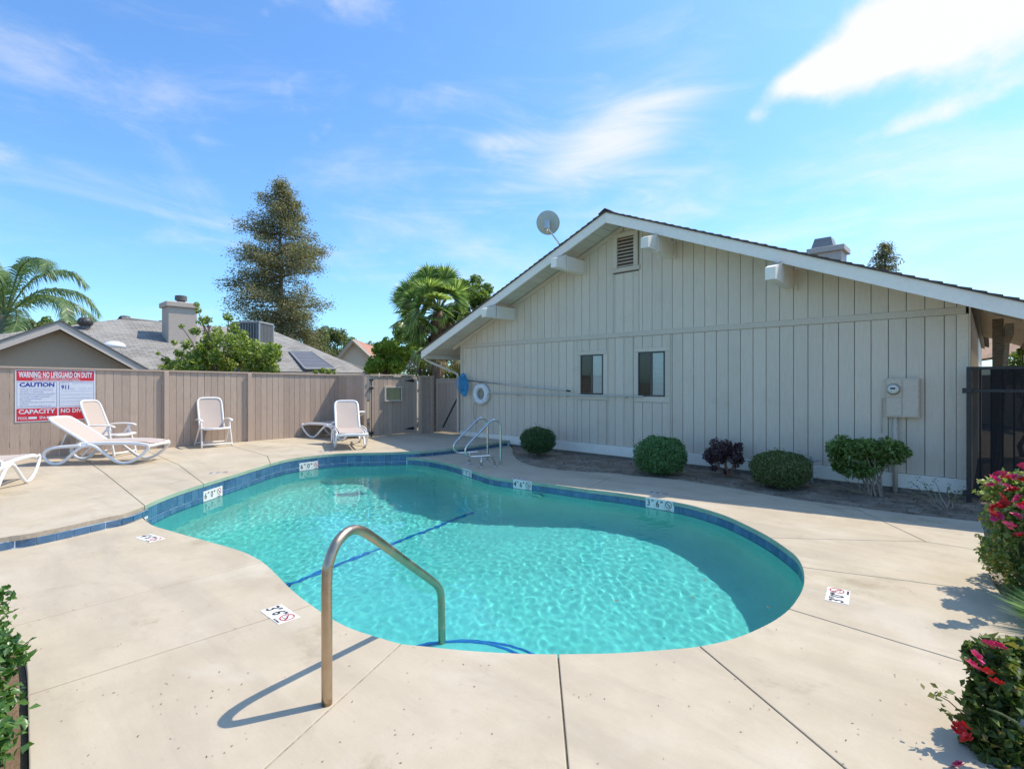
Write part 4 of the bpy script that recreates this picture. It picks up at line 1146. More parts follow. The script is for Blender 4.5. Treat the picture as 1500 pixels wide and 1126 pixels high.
# gate hardware: local x runs along the gate
MB().tube([(.035, -.06, -.02), (.035, -.06, 1.55)], .010, 8).build('drop_rod', M_IRON, gate1)
for z in (.10, 1.30, 1.52): MB().bbox(-.02, .09, -.075, -.035, z-.03, z+.03, .004).build('bracket', M_IRON, gate1)
for z in (.14, 1.50):
    MB().prism([(1.44-.30, z-.008), (1.44, z-.045), (1.44, z+.045), (1.44-.30, z+.008)], 'y', -.036, -.028).build('strap_hinge', M_IRON, gate1)
MB().bbox(.0, .05, -.035, -.022, .0, 1.62, .003).build('stile', M_FENCE2, gate1); MB().bbox(0, 1.44, -.055, .03, 1.625, 1.665, .004).build('top_rail', M_FENCE2, gate1)
L2 = XL-.04-GATE_X-.10
MB().prism([(L2*.25, .15), (L2*.25+.03, .13), (L2*.85, 1.05), (L2*.85-.03, 1.07)], 'y', -.045, -.028).build('diagonal_brace', M_IRON, gate2)
for x0 in (0.0, L2-.09): MB().bbox(x0, x0+.09, -.045, -.0225, 0, 1.52, .004).build('stile', M_FENCE2, gate2)
MB().bbox(.091, L2-.091, -.045, -.0225, .02, .12, .004).build('bottom_rail', M_FENCE2, gate2); MB().bbox(.091, L2-.091, -.045, -.0225, 1.42, 1.52, .004).build('upper_rail', M_FENCE2, gate2)
# framed notice on the gate
(ya, za), (yb, zb_) = atX(563, 566, GATE_X+.05), atX(588, 587, GATE_X+.05)
nt = thing('notice_case', 'small white framed notice case with yellowed paper on the board gate', 'notice case', (GATE_X+.022, (ya+yb)/2, zb_))
w_, h_ = abs(yb-ya)/2, za-zb_
mb = MB()
for q in ((-w_, w_, 0, .035), (-w_, w_, h_-.035, h_), (-w_, -w_+.035, .035, h_-.035), (w_-.035, w_, .035, h_-.035)): mb.box(0, .07, q[0], q[1], q[2], q[3])
mb.build('frame', painted('notice_frame', C3(.55, .49, .41), .1, .6), nt)
MB().box(.0, .02, -w_+.036, w_-.036, .036, h_-.036).build('backing', painted('notice_back', C3(.62, .47, .22), .1, .8), nt)
MB().box(.021, .023, -w_*.6, w_*.75, .045, h_-.045).build('paper', painted('old_paper', C3(.80, .66, .32), .1, .8), nt)
MB().box(.060, .063, -w_+.036, w_-.036, .036, h_-.036).build('glass', M_GLASS, nt)
# black mesh gate right of the building
bgate = thing('mesh_gate', 'black iron gate with mesh panels, partly open to the dark side yard', 'gate', (XR+.04, WALL_Y-.30, -.03))
GH, GL = 1.84, 1.9
for z in (.10, 1.52, GH-.02): MB().bbox(0, GL, -.018, .018, z-.02, z+.02, .003).build('rail', M_IRON, bgate)
pk = MB().box(-.009, .009, -.009, .009, .08, GH-.03).mesh('picket', M_IRON)
i = 0; x = .11
while x < GL: link('picket', pk, bgate, (x, 0, 0)); x += .108
for x in (.0, 1.0, GL): MB().bbox(x-.028, x+.028, -.028, .028, -.05, GH, .004).build('post', M_IRON, bgate)
def mesh_mat():
    m = Mat('perforated_mesh'); m.n.remove(m.b)
    d = m.node('ShaderNodeBsdfDiffuse'); d.inputs['Color'].default_value = (.022, .022, .024, 1)
    t = m.node('ShaderNodeBsdfTransparent'); x = m.node('ShaderNodeMixShader')
    m.set(x.inputs[0], .08); m.l.new(d.outputs[0], x.inputs[1]); m.l.new(t.outputs[0], x.inputs[2]); m.l.new(x.outputs[0], m.out.inputs['Surface']); return m.m
M_MESH = mesh_mat()
for a, b in ((.03, .97), (1.03, GL-.03)): MB().add([(a, -.015, .12), (b, -.015, .12), (b, -.015, GH-.04), (a, -.015, GH-.04)], [(0, 1, 2, 3)]).build('mesh_panel', M_MESH, bgate)
for z in (.14, 1.52): MB().bbox(-.07, .03, -.04, -.0, z-.035, z+.035, .004).build('hinge', M_IRON, bgate)
pst = thing('leaning_pole', 'pale wooden pole leaning behind the black gate', 'pole', (.12, WALL_Y+.35, -.06))
MB().tube([(-.07, 0, 0), (.05, .0, 2.2)], .028, 8).build('pole', painted('raw_wood', C3(.38, .28, .18), .2, .8), pst, smooth=True)

# ================================================================ warning sign
(ya, zt_), _ = atX(22, 541, FENCE_X+.03), None
(yb, zt2) = atX(139.5, 543, FENCE_X+.03); (_, zb1) = atX(22, 618.5, FENCE_X+.03)
SW, SH = yb-ya, zt_-zb1
sign = thing('warning_sign', 'large red, white and blue WARNING NO LIFEGUARD ON DUTY board on the fence', 'sign', (FENCE_X+.026, ya, zb1))
# local frame of the print: u along +Y, v up, facing +X
MS = Matrix(((0, 0, 1, 0), (1, 0, 0, 0), (0, 1, 0, 0), (0, 0, 0, 1)))
M_SW = painted('sign_white', C3(.66, .67, .72), .04, .4, bump=0, perobj=0)
M_SR = painted('sign_red', C3(.58, .02, .035), .08, .4, bump=0, perobj=0)
M_SB = painted('sign_blue', C3(.02, .04, .30), .1, .4, bump=0, perobj=0)
M_SBT = painted('sign_small_print', C3(.16, .19, .42), .1, .4, bump=0, perobj=0)
MB().bbox(0, SW, 0, SH, 0, .006, .0015, M=MS).build('board', M_SW, sign)
def rect(x0, x1, y0, y1, mat, z=.0068, name='print_panel'):
    mb = MB(); mb.add([MS @ Vector(p) for p in ((x0*SW, y0*SH, z), (x1*SW, y0*SH, z), (x1*SW, y1*SH, z), (x0*SW, y1*SH, z))], [(0, 1, 2, 3)]); return mb.build(name, mat, sign)
rect(.015, .985, .785, .985, M_SR, name='red_panel'); rect(.015, .505, .015, .255, M_SR, name='red_panel'); rect(.525, .985, .015, .255, M_SR, name='red_panel')
def frame_lines(x0, x1, y0, y1, w=.003):
    mb = MB()
    for a in ((x0, x1, y0, y0+w), (x0, x1, y1-w, y1), (x0, x0+w*.7, y0, y1), (x1-w*.7, x1, y0, y1)):
        mb.add([MS @ Vector(p) for p in ((a[0]*SW, a[2]*SH, .0068), (a[1]*SW, a[2]*SH, .0068), (a[1]*SW, a[3]*SH, .0068), (a[0]*SW, a[3]*SH, .0068))], [(0, 1, 2, 3)])
    mb.build('border', M_SB, sign)
frame_lines(.02, .50, .275, .765, .006); frame_lines(.53, .98, .275, .765, .006)
def words(tx, x, y, hgt, width, mat, bold=.0, align='CENTER', name='lettering'):
    me = text_mesh(tx, 1.0, 0, align, bold)
    xs = [v.co.x for v in me.vertices]; ys = [v.co.y for v in me.vertices]
    sx = width*SW/(max(xs)-min(xs)); sy = hgt*SH/(max(ys)-min(ys)); cy_ = (max(ys)+min(ys))/2
    x0 = min(xs) if align == 'LEFT' else (max(xs)+min(xs))/2
    mb = MB(); add_mesh(mb, me, MS @ Matrix.Translation((x*SW, y*SH, .0076)) @ Matrix.Diagonal((sx, sy, 1, 1)) @ Matrix.Translation((-x0, -cy_, 0))); return mb.build(name, mat, sign)
words('WARNING: NO LIFEGUARD ON DUTY', .5, .905, .12, .92, M_SW, .035)
words('CHILDREN UNDER THE AGE OF 14 SHALL NOT USE POOL', .5, .833, .024, .56, M_SW, .012)
words('WITHOUT A PARENT OR ADULT GUARDIAN IN ATTENDANCE', .5, .803, .024, .60, M_SW, .012)
words('CAUTION', .26, .71, .085, .42, M_SB, .045)
words('911', .605, .660, .09, .10, M_SB, .03)
yy = .635
for w, tx in ((.40, 'ELDERLY PERSONS, PREGNANT WOMEN, INFANTS'), (.40, 'AND THOSE WITH HEALTH CONDITIONS SHOULD'), (.28, 'CONSULT A PHYSICIAN'), (.43, 'UNSUPERVISED USE BY CHILDREN IS PROHIBITED'), (.40, 'DO NOT USE WHILE UNDER THE INFLUENCE OF'), (.36, 'ALCOHOL OR MEDICINES THAT'), (.26, 'MAY CAUSE DROWSINESS'), (.13, 'DO NOT USE ALONE'), (.42, 'LONG EXPOSURE MAY RESULT IN NAUSEA'), (.10, 'OR FAINTING'), (.38, 'KEEP ALL GLASS AWAY FROM POOL AREA')):
    words(tx, .055, yy, .016, w, M_SBT, .01, 'LEFT'); yy -= .033
words('IN EMERGENCY CALL', .60, .735, .014, .13, M_SBT, .0); words('NEAREST PHONE AND ADDRESS', .83, .735, .014, .26, M_SBT, .0)
words('FIRE', .70, .63, .014, .06, M_SBT); words('POLICE', .83, .63, .014, .08, M_SBT); words('AMBULANCE', .93, .63, .014, .07, M_SBT)
for k in range(4):
    rect(.55, .96, .58-.07*k, .583-.07*k, M_SBT, name='write_line')
words('CAPACITY', .26, .195, .085, .44, M_SW, .03); words('POOL', .09, .072, .055, .11, M_SW, .02); words('SPA', .325, .072, .055, .08, M_SW, .02)
rect(.155, .255, .050, .095, M_SW, .0076, 'blank_panel'); rect(.375, .475, .050, .095, M_SW, .0076, 'blank_panel')
words('NO DIVING', .75, .195, .085, .40, M_SW, .03); words('POOL / SPA', .63, .072, .04, .14, M_SW, .02)
# ================================================================ poolside chairs
M_RESIN = painted('white_resin', C3(.80, .78, .76), .03, .35, bump=.02, perobj=.02, dirt=C3(.60, .55, .48), dirt_amt=.2)
M_SLING = painted('beige_sling', C3(.50, .41, .35), .05, .8, (40, 40, 40), .3, perobj=.03, scale=20)
def make_lounger(label, loc, rz, back_deg):
    t = thing('sun_lounger', label, 'sun lounger', loc, rz, 'white sun loungers on the raised deck')
    HX, HZ = .86, .375
    a = R(back_deg); ca, sa = math.cos(a), math.sin(a)
    W = .30
    fl = dict(flat=(1.0, .72), seg=12)
    for s in (-1, 1):
        MB().tube(smooth_path([(HX-.12, s*W, HZ-.01), (HX+.1, s*W, HZ), (1.3, s*W, HZ+.005), (1.7, s*W, HZ-.005), (1.86, s*W, HZ-.03), (1.93, s*W*.98, HZ-.06)], 5), .030, 12, up=Vector((0, 0, 1)), flat=(1.05, .62)).build('side_rail', M_RESIN, t, smooth=True)
        y = s*(W+.025)
        MB().tube(smooth_path([(.95, y, .35), (.80, y, .315), (.66, y, .20), (.52, y, .07), (.42, y, .026), (.30, y, .045), (.21, y, .13), (.20, y, .22), (.28, y, .29), (.45, y, .325), (.62, y, .335), (.80, y, .35)], 5), .027, 12, up=Vector((0, 1, 0)), flat=(.75, 1.0)).build('leg', M_RESIN, t, smooth=True)
        MB().tube(smooth_path([(.90, y, .36), (1.02, y, .33), (1.16, y, .23), (1.32, y, .10), (1.44, y, .035), (1.54, y, .026), (1.66, y, .06), (1.80, y, .15), (1.90, y, .25), (1.93, y, .32), (1.90, y, .355)], 5), .027, 12, up=Vector((0, 1, 0)), flat=(.75, 1.0)).build('leg', M_RESIN, t, smooth=True)
    MB().tube(smooth_path([(1.93, -W, HZ-.05), (1.955, -W*.6, HZ-.045), (1.96, 0, HZ-.04), (1.955, W*.6, HZ-.045), (1.93, W, HZ-.05)], 4), .030, 12, flat=(1, .7)).build('foot_rail', M_RESIN, t, smooth=True)
    MB().tube([(.40, -W-.02, .32), (.40, W+.02, .32)], .018, 8).build('cross_bar', M_RESIN, t, smooth=True); MB().tube([(1.02, -W, .35), (1.02, W, .35)], .018, 8).build('cross_bar', M_RESIN, t, smooth=True)
    # raised back: frame and sling
    L = .80
    def B(s_, y, off=0.0):
        return Vector((HX-s_*ca+off*sa, y, HZ+.01+s_*sa+off*ca))
    w = W-.035
    pts = [B(0, -w), B(.2, -w), B(.45, -w), B(.64, -w), B(.74, -w*.93), B(.79, -w*.7), B(.80, 0), B(.79, w*.7), B(.74, w*.93), B(.64, w), B(.45, w), B(.2, w), B(0, w)]
    MB().tube(smooth_path(pts, 4), .026, 12).build('back_frame', M_RESIN, t, smooth=True)
    mb = MB(); n = 12; vs = []
    for i in range(n+1):
        s_ = .0+.785*i/n; ww = w*(1 if s_ < .66 else (1-.28*((s_-.66)/.125)**2))
        for j in range(7):
            y = -ww+2*ww*j/6; sag = -.018*(1-(y/w)**2)*math.sin(math.pi*min(1, s_/.8))
            vs.append(B(s_, y, sag+.006))
    m_ = len(vs); vs2 = vs+[v+Vector((-.004*sa, 0, -.004*ca)) for v in vs]
    fs = [(i*7+j, i*7+j+1, (i+1)*7+j+1, (i+1)*7+j) for i in range(n) for j in range(6)]
    mb.add(vs2, fs+[tuple(reversed([q+m_ for q in f])) for f in fs]); mb.build('back_sling', M_SLING, t, smooth=True)
    mb = MB(); vs = []; n = 14
    for i in range(n+1):
        x = HX-.02+(1.94-HX)*i/n
        for j in range(7):
            y = -w+2*w*j/6; vs.append((x, y, HZ+.028-.03*max(0, (x-1.75)/.2)**2*1.2-.014*(1-(y/w)**2)))
    m_ = len(vs); vs2 = vs+[(v[0], v[1], v[2]-.004) for v in vs]
    mb.add(vs2, fs_ := [(i*7+j, (i+1)*7+j, (i+1)*7+j+1, i*7+j+1) for i in range(n) for j in range(6)]+[tuple(reversed([q+m_ for q in (i*7+j, (i+1)*7+j, (i+1)*7+j+1, i*7+j+1)])) for i in range(n) for j in range(6)])
    mb.build('seat_sling', M_SLING, t, smooth=True)
    # prop under the back
    q = B(.42, 0)
    for s in (-1, 1): MB().tube([B(.42, s*w*.8), Vector((max(.38, q.x-.12), s*w*.8, .33))], .012, 8).build('back_prop', M_RESIN, t, smooth=True)
    return t
make_lounger('white sun lounger with raised back in front of the warning sign', (-12.62, 1.10, STEP_Z), math.atan2(.75, .66), 34)
make_lounger('white sun lounger cut by the left edge of the picture', (-9.06, -.16, STEP_Z), math.atan2(.37, -.93), 20)
make_lounger('white sun lounger facing the pool by the board gate, back steeply raised', (-11.92, 6.64, STEP_Z), math.atan2(-.42, .91), 52)
make_lounger('white sun lounger in the fence corner, half hidden and seen from behind', (-11.72, 7.0, STEP_Z), math.atan2(-.20, -.98), 24)
def make_armchair(label, loc, rz):
    t = thing('folding_armchair', label, 'armchair', loc, rz, 'white folding armchairs by the fence')
    W = .26
    for s in (-1, 1):
        y = s*(W+.03)
        MB().tube(smooth_path([(.25, y*1.06, .0), (.21, y*1.03, .20), (.15, y, .42), (.10, y, .60)], 4), .021, 10, flat=(1, .8)).build('front_leg', M_RESIN, t, smooth=True)
        MB().tube(smooth_path([(-.38, y*1.1, .0), (-.22, y*1.08, .18), (.0, y*1.04, .43), (.14, y*1.02, .60)], 4), .021, 10, flat=(1, .8)).build('rear_leg', M_RESIN, t, smooth=True)
        MB().tube(smooth_path([(-.30, y*1.04, .60), (-.15, y*1.04, .625), (.05, y*1.04, .63), (.20, y*1.04, .615), (.25, y*1.04, .59)], 4), .030, 10, up=Vector((0, 0, 1)), flat=(.5, 1.05)).build('armrest', M_RESIN, t, smooth=True)
        MB().tube(smooth_path([(-.22, s*W, .40), (0, s*W, .42), (.20, s*W, .435), (.27, s*W, .425)], 4), .020, 10).build('seat_rail', M_RESIN, t, smooth=True)
    MB().tube([(.245, -W*1.15, .07), (.245, W*1.15, .07)], .018, 10).build('front_bar', M_RESIN, t, smooth=True)
    MB().tube([(-.33, -W*1.15, .07), (-.33, W*1.15, .07)], .016, 10).build('rear_bar', M_RESIN, t, smooth=True)
    MB().tube([(.27, -W, .425), (.285, 0, .42), (.27, W, .425)], .024, 10).build('seat_front', M_RESIN, t, smooth=True)
    B = lambda s_, y, o=0.0: Vector((-.20-s_*.36+o*.93, y, .41+s_*.93+o*.36))
    w = W-.01; L = .74
    pts = [B(0, -w), B(.3, -w), B(.58, -w), B(.68, -w*.94), B(.735, -w*.7), B(.745, 0), B(.735, w*.7), B(.68, w*.94), B(.58, w), B(.3, w), B(0, w)]
    MB().tube(smooth_path(pts, 4), .022, 10).build('back_frame', M_RESIN, t, smooth=True)
    def sheet(fn, n, name):
        vs = [fn(i/n, j/6) for i in range(n+1) for j in range(7)]; m_ = len(vs)
        fs = [(i*7+j, i*7+j+1, (i+1)*7+j+1, (i+1)*7+j) for i in range(n) for j in range(6)]
        MB().add(vs+[Vector(v)+Vector((-.003, 0, -.003)) for v in vs], fs+[tuple(reversed([q+m_ for q in f])) for f in fs]).build(name, M_SLING, t, smooth=True)
    sheet(lambda a, b: B(a*.73, (-w+2*w*b)*(1 if a < .8 else 1-.25*((a-.8)/.2)**2), -.02*(1-(2*b-1)**2)*math.sin(math.pi*a)), 10, 'back_sling')
    sheet(lambda a, b: Vector((-.22+.48*a, -w+2*w*b, .425+.012*a-.022*(1-(2*b-1)**2))), 8, 'seat_sling')
    return t
make_armchair('white folding armchair standing behind the lounger, in front of the warning sign', (-12.93, 2.12, STEP_Z), R(45))
make_armchair('white folding armchair standing alone against the fence', (-13.10, 4.02, STEP_Z), R(-4))
# ================================================================ foliage
NR = np.random.RandomState(12)
def unit(v): return v/np.maximum(1e-9, np.linalg.norm(v, axis=1, keepdims=True))
def leaf_mesh(name, pos, nrm, size, aspect, mats, curl=.25, tip=None, sizevar=.35):
    """pos (n,3), nrm (n,3) leaf normals; every leaf is a pointed folded blade of 4 triangles"""
    n = len(pos); s = size*(1+sizevar*(NR.rand(n)*2-1))
    t = NR.randn(n, 3) if tip is None else tip+NR.randn(n, 3)*.35
    nrm = unit(nrm); t = unit(t-nrm*(t*nrm).sum(1, keepdims=True)); b = np.cross(nrm, t)
    s = s[:, None]; w = s*aspect
    P = np.stack([pos-t*s*.5, pos+b*w*.5+nrm*s*curl*.2, pos+t*s*.5-nrm*s*curl*.3, pos-b*w*.5+nrm*s*curl*.2], 1)
    V_ = P.reshape(-1, 3); F = np.arange(n*4).reshape(n, 4)
    tri = np.concatenate([F[:, [0, 1, 2]], F[:, [0, 2, 3]]], 1).reshape(-1, 3)
    me = bpy.data.meshes.new(name)
    me.vertices.add(len(V_)); me.vertices.foreach_set('co', V_.astype(np.float32).ravel())
    me.loops.add(len(tri)*3); me.loops.foreach_set('vertex_index', tri.astype(np.int32).ravel())
    me.polygons.add(len(tri)); me.polygons.foreach_set('loop_start', np.arange(0, len(tri)*3, 3, dtype=np.int32))
    me.materials.append(mats); me.update(calc_edges=True); return me
def ell_shell(n, c, r, power=2.0, inner=.75, lump=.08, seed=0, zcut=None):
    """points near the surface of a lumpy rounded body"""
    d = unit(NR.randn(n, 3)); k = (np.abs(d)**power).sum(1)**(-1/power)
    lumps = np.array([noise.noise(Vector((a[0]*2.4+seed, a[1]*2.4, a[2]*2.4)))+.5*noise.noise(Vector((a[0]*6+seed, a[1]*6, a[2]*6))) for a in d])
    f = (inner+(1-inner)*NR.rand(n)**.5)*(1+lump*lumps)
    p = np.array(c)+d*(k*f)[:, None]*np.array(r)
    return p, d
def blob_cloud(n, blobs, inner=.35):
    ps, ns = [], []
    vol = np.array([b[1][0]*b[1][1]*b[1][2] if hasattr(b[1], '__len__') else b[1]**3 for b in blobs])**.67
    for b, m in zip(blobs, (n*vol/vol.sum()).astype(int)):
        r = b[1] if hasattr(b[1], '__len__') else (b[1],)*3
        p, d = ell_shell(max(4, m), b[0], r, 2.0, inner, .25, NR.randint(50)); ps.append(p); ns.append(d)
    return np.concatenate(ps), np.concatenate(ns)
def branches(mb, base, ends, r0, r1=.004, wob=.03, seg=6):
    for e in ends:
        a, b = Vector(base), Vector(e); m = [a+(b-a)*k/4+Vector(NR.randn(3)*wob*(0 if k in (0,) else 1)) for k in range(5)]
        mb.tube(smooth_path(m, 2), [r0+(r1-r0)*k/8 for k in range(9)], seg)
M_BARK = painted('bark', C3(.17, .13, .095), .3, .9, (6, 6, 2), .6)
M_BARK_L = painted('pale_stems', C3(.30, .24, .18), .3, .85, (10, 10, 3), .4)
BOX1 = leaf_mat('shrub_leaf_dark', [(.035, .075, .022), (.065, .13, .04), (.12, .21, .07)], .3)
BOX2 = leaf_mat('shrub_leaf_bright', [(.06, .13, .04), (.11, .22, .07), (.20, .34, .13)], .3)
BOX3 = leaf_mat('shrub_leaf_olive', [(.07, .10, .03), (.12, .16, .05), (.24, .27, .11)], .3)
PURP = leaf_mat('purple_leaf', [(.03, .014, .02), (.065, .03, .04), (.15, .08, .08)], .2, .4, .5)
PRIV = leaf_mat('privet_leaf', [(.08, .14, .04), (.16, .25, .065), (.30, .40, .14)], .4, .35, .5)
def sheared(label, c, r, h, mat, nleaf, size, power=3.0, stem=.10, lump=.15, ry=None, stems=9, inner=.80):
    t = thing('shrub', label, 'shrub', (c[0], c[1], -.04))
    z0 = stem; ry = ry or r
    p, d = ell_shell(nleaf, (0, 0, z0+(h-z0)/2), (r, ry, (h-z0)/2), power, inner, lump, NR.randint(99))
    # the foot of the shrub thins out
    keep = (p[:, 2] > z0+.04) | (NR.rand(len(p)) < .5); p, d = p[keep], d[keep]
    nn = d+NR.randn(len(p), 3)*.75
    k_ = NR.rand(len(p)) < .05; p[k_] += d[k_]*NR.uniform(.01, .07, (k_.sum(), 1))
    link('foliage', leaf_mesh('foliage', p, nn, size, .55, mat), t)
    p2, d2 = ell_shell(nleaf//3, (0, 0, z0+(h-z0)/2), (r*.8, ry*.8, (h-z0)/2*.85), power, .3, lump, 1)
    link('inner_foliage', leaf_mesh('foliage', p2, NR.randn(len(p2), 3), size*1.4, .6, mat), t)
    mb = MB(); branches(mb, (0, 0, -.02), [(NR.uniform(-.7, .7)*r, NR.uniform(-.7, .7)*ry, z0+(h-z0)*NR.uniform(.3, .8)) for _ in range(stems)], .013, .004, .01); mb.build('stems', M_BARK, t, kind='stuff')
    return t
def gpx(x, y, back=0.0):
    c = G(x, y, -.04); v = Vector(c).normalized()*back; return (c[0]+v.x, c[1]+v.y)
sheared('clipped dark green shrub leaning over the bed just right of the ladder rails', gpx(788, 672, .34), .37, .64, BOX1, 9000, .030, 2.4, .08, .16)
sheared('dense bright green rounded shrub below the right window', gpx(967, 701, .36), .40, .66, BOX2, 11000, .032, 3.2, .05)
sheared('low round olive green shrub right of the purple one', gpx(1143, 722, .38), .415, .57, BOX3, 12000, .028, 2.6, .04, .10)
# purple shrub, open and loose
c = gpx(1062, 704, .26)
t = thing('purple_shrub', 'loose purple leaved shrub on a twisted reddish trunk between two green shrubs', 'shrub', (c[0], c[1], -.04))
blobs = [((NR.uniform(-.24, .24), NR.uniform(-.22, .22), NR.uniform(.36, .58)), NR.uniform(.08, .13)) for _ in range(20)]+[((-.22, 0, .28), .09), ((-.18, 0, .16), .08), ((-.20, 0, .38), .10), ((-.05, .05, .30), .08), ((.22, .05, .34), .09), ((.02, .05, .10), .07), ((.15, .1, .24), .07), ((-.10, .05, .30), .09)]
p, d = blob_cloud(5200, blobs, .2); link('foliage', leaf_mesh('foliage', p, d+NR.randn(len(p), 3)*.8, .040, .6, PURP), t)
mb = MB()
for e in ((-.18, 0, .40), (.03, .05, .45), (.2, 0, .38), (.1, -.1, .42)): branches(mb, (.03, 0, -.02), [e], .022, .008, .02)
mb.build('trunk', painted('reddish_bark', C3(.26, .13, .09), .3, .8), t, kind='stuff')
# multi stemmed shrub under the meter box
c = gpx(1274, 732, .28)
t = thing('tall_shrub', 'tall shrub with many bare stems and a flat leafy top under the electric meter', 'shrub', (c[0], c[1], -.04))
blobs = [((x_, NR.uniform(-.14, .14), NR.uniform(.66, .80)), NR.uniform(.09, .14)) for x_ in np.linspace(-.43, .38, 18)]+[((x_, NR.uniform(-.12, .12), NR.uniform(.50, .62)), NR.uniform(.09, .13)) for x_ in np.linspace(-.42, .12, 10)]+[((-.36, 0, .40), .10), ((-.2, -.05, .42), .09), ((-.30, 0, .30), .06), ((.34, 0, .58), .09), ((.40, 0, .68), .08)]+[((x_, NR.uniform(-.1, .1), NR.uniform(.30, .50)), NR.uniform(.07, .11)) for x_ in np.linspace(-.42, .05, 12)]+[((.10, 0, .52), .08), ((.24, .04, .55), .08)]
p, d = blob_cloud(7800, blobs, .1); p = p[p[:, 2] < .86]; d = NR.randn(len(p), 3)*.6+np.array([0, -.2, .8])
link('foliage', leaf_mesh('foliage', p, d, .060, .42, PRIV, .4), t)
for i in range(12):
    x_ = NR.uniform(-.02, .20); mb = MB(); branches(mb, (x_, NR.uniform(-.05, .05), -.03), [(x_+NR.uniform(-.25, .22) if i < 8 else -.35+.1*(i-8), NR.uniform(-.1, .1), NR.uniform(.5, .72))], .015, .006, .012); mb.build('stem', M_BARK_L, t)
mb = MB(); branches(mb, (0, 0, -.02), [(-.55+.12*i, .05, .15+.04*i) for i in range(5)], .008, .003, .03); mb.build('twigs', M_BARK_L, t, kind='stuff')
# sprawling thin plant before the white base board
c = gpx(1388, 748, .02)
t = thing('sprawling_shrub', 'nearly bare sprawling shrub with a few small leaves by the corner of the building', 'shrub', (c[0], c[1], -.04))
ends = [(-.38, 0, .30), (-.30, .02, .36), (-.20, .05, .26), (-.14, 0, .37), (.02, 0, .33), (.10, 0, .26), (-.45, 0, .22), (.16, .02, .30)]
mb = MB(); branches(mb, (0, 0, -.02), ends, .010, .003, .015); mb.build('stems', M_BARK_L, t, kind='stuff')
ps = []
for e in ends:
    for k in range(22): f = NR.uniform(.45, 1.05); ps.append(np.array(e)*f+NR.randn(3)*.025)
ps = np.array(ps); link('foliage', leaf_mesh('foliage', ps, NR.randn(len(ps), 3)+np.array([0, 0, .6]), .030, .5, BOX3), t)
# litter of leaves and twigs in the bed
M_LIT = leaf_mat('leaf_litter', [(.10, .07, .045), (.20, .15, .10), (.34, .29, .22)], 0)
ps = []
for _ in range(1600):
    X_ = NR.uniform(-7.6, .3); Y_ = NR.uniform(7.6, 9.5)
    if inside((X_, Y_), wall_bed): ps.append((X_, Y_, -.022+.03*noise.noise(Vector((X_*2.3, Y_*2.3, 5)))))
ps = np.array(ps); link('leaf_litter', leaf_mesh('leaf_litter', ps, NR.randn(len(ps), 3)*.25+np.array([0, 0, 1.]), .035, .5, M_LIT, .5), None, kind='stuff', label='dry leaves and twigs scattered over the bed', category='leaf litter')
ps = []
for _ in range(420):
    px_, py_ = NR.uniform(30, 1480), NR.uniform(690, 1120); q_ = G(px_, py_, 0)
    if not inside(q_, offset_poly(pool_poly, .03)) and py_ > 830 + 25*math.sin(px_) or px_ > 1180: ps.append((q_[0], q_[1], .003))
ps = np.array(ps); link('deck_debris', leaf_mesh('deck_debris', ps, NR.randn(len(ps), 3)*.15+np.array([0, 0, 1.]), .010, .4, M_LIT, .3, None, .6), None, kind='stuff', label='tiny dry leaf scraps scattered on the concrete deck', category='leaf scraps')
# ---- roses
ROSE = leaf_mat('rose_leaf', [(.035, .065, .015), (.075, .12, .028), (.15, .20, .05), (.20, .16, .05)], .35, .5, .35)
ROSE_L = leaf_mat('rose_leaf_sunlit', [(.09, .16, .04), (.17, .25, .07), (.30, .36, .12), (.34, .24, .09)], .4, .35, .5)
PINK = painted('petal_pink', C3(.62, .045, .16), .25, .5, bump=0, perobj=.2)
REDP = painted('petal_red', C3(.55, .02, .02), .25, .5, bump=0, perobj=.2)
def bloom_mesh(r, mat, seed):
    rr = random.Random(seed); mb = MB()
    for ring_, (n, rad, tilt, h) in enumerate(((3, .30, 75, .35), (5, .62, 50, .22), (6, .95, 22, .05))):
        for k in range(n):
            a = 2*math.pi*(k+rr.random()*.6)/n; c_, s_ = math.cos(a), math.sin(a); ti = R(tilt+rr.uniform(-12, 12)); w = r*.55*rad+.2*r
            o = Vector((c_*r*.12, s_*r*.12, 0)); out = Vector((c_*math.cos(ti), s_*math.cos(ti), math.sin(ti))); sd = Vector((-s_, c_, 0))
            L = r*(.55+.45*rad)
            mb.add([o, o+out*L*.6+sd*w*.6, o+out*L+sd*w*.3+Vector((0, 0, -.06*r)), o+out*L-sd*w*.3+Vector((0, 0, -.06*r)), o+out*L*.6-sd*w*.6], [(0, 1, 2), (0, 2, 3), (0, 3, 4)])
    return mb.mesh('bloom', mat)
def rose_bush(label, c, blobs, nleaf, size, blooms, br, mat, h):
    t = thing('rose_bush', label, 'rose bush', (c[0], c[1], -.05))
    p, d = blob_cloud(nleaf, blobs, .15)
    link('foliage', leaf_mesh('foliage', p, NR.randn(len(p), 3)*.8+np.array([0, 0, .8]), size, .60, mat, .7, sizevar=.5), t)
    mb = MB(); branches(mb, (0, 0, 0), [tuple(np.array(b[0])+NR.randn(3)*.03) for b in blobs], .010, .004, .02); mb.build('canes', painted('cane_green', C3(.10, .12, .04), .3, .6), t, kind='stuff')
    meshes = [bloom_mesh(br, PINK, 1), bloom_mesh(br*.9, REDP, 2), bloom_mesh(br*1.1, PINK, 3), bloom_mesh(br, REDP, 4)]
    for i, q in enumerate(blooms):
        k = i % 4 if len(q) < 4 else q[3]
        o = link('bloom', meshes[k], t, (q[0], q[1], q[2]), (NR.uniform(-.9, -.1), NR.uniform(-.7, .1), NR.uniform(0, 6)))
    return t
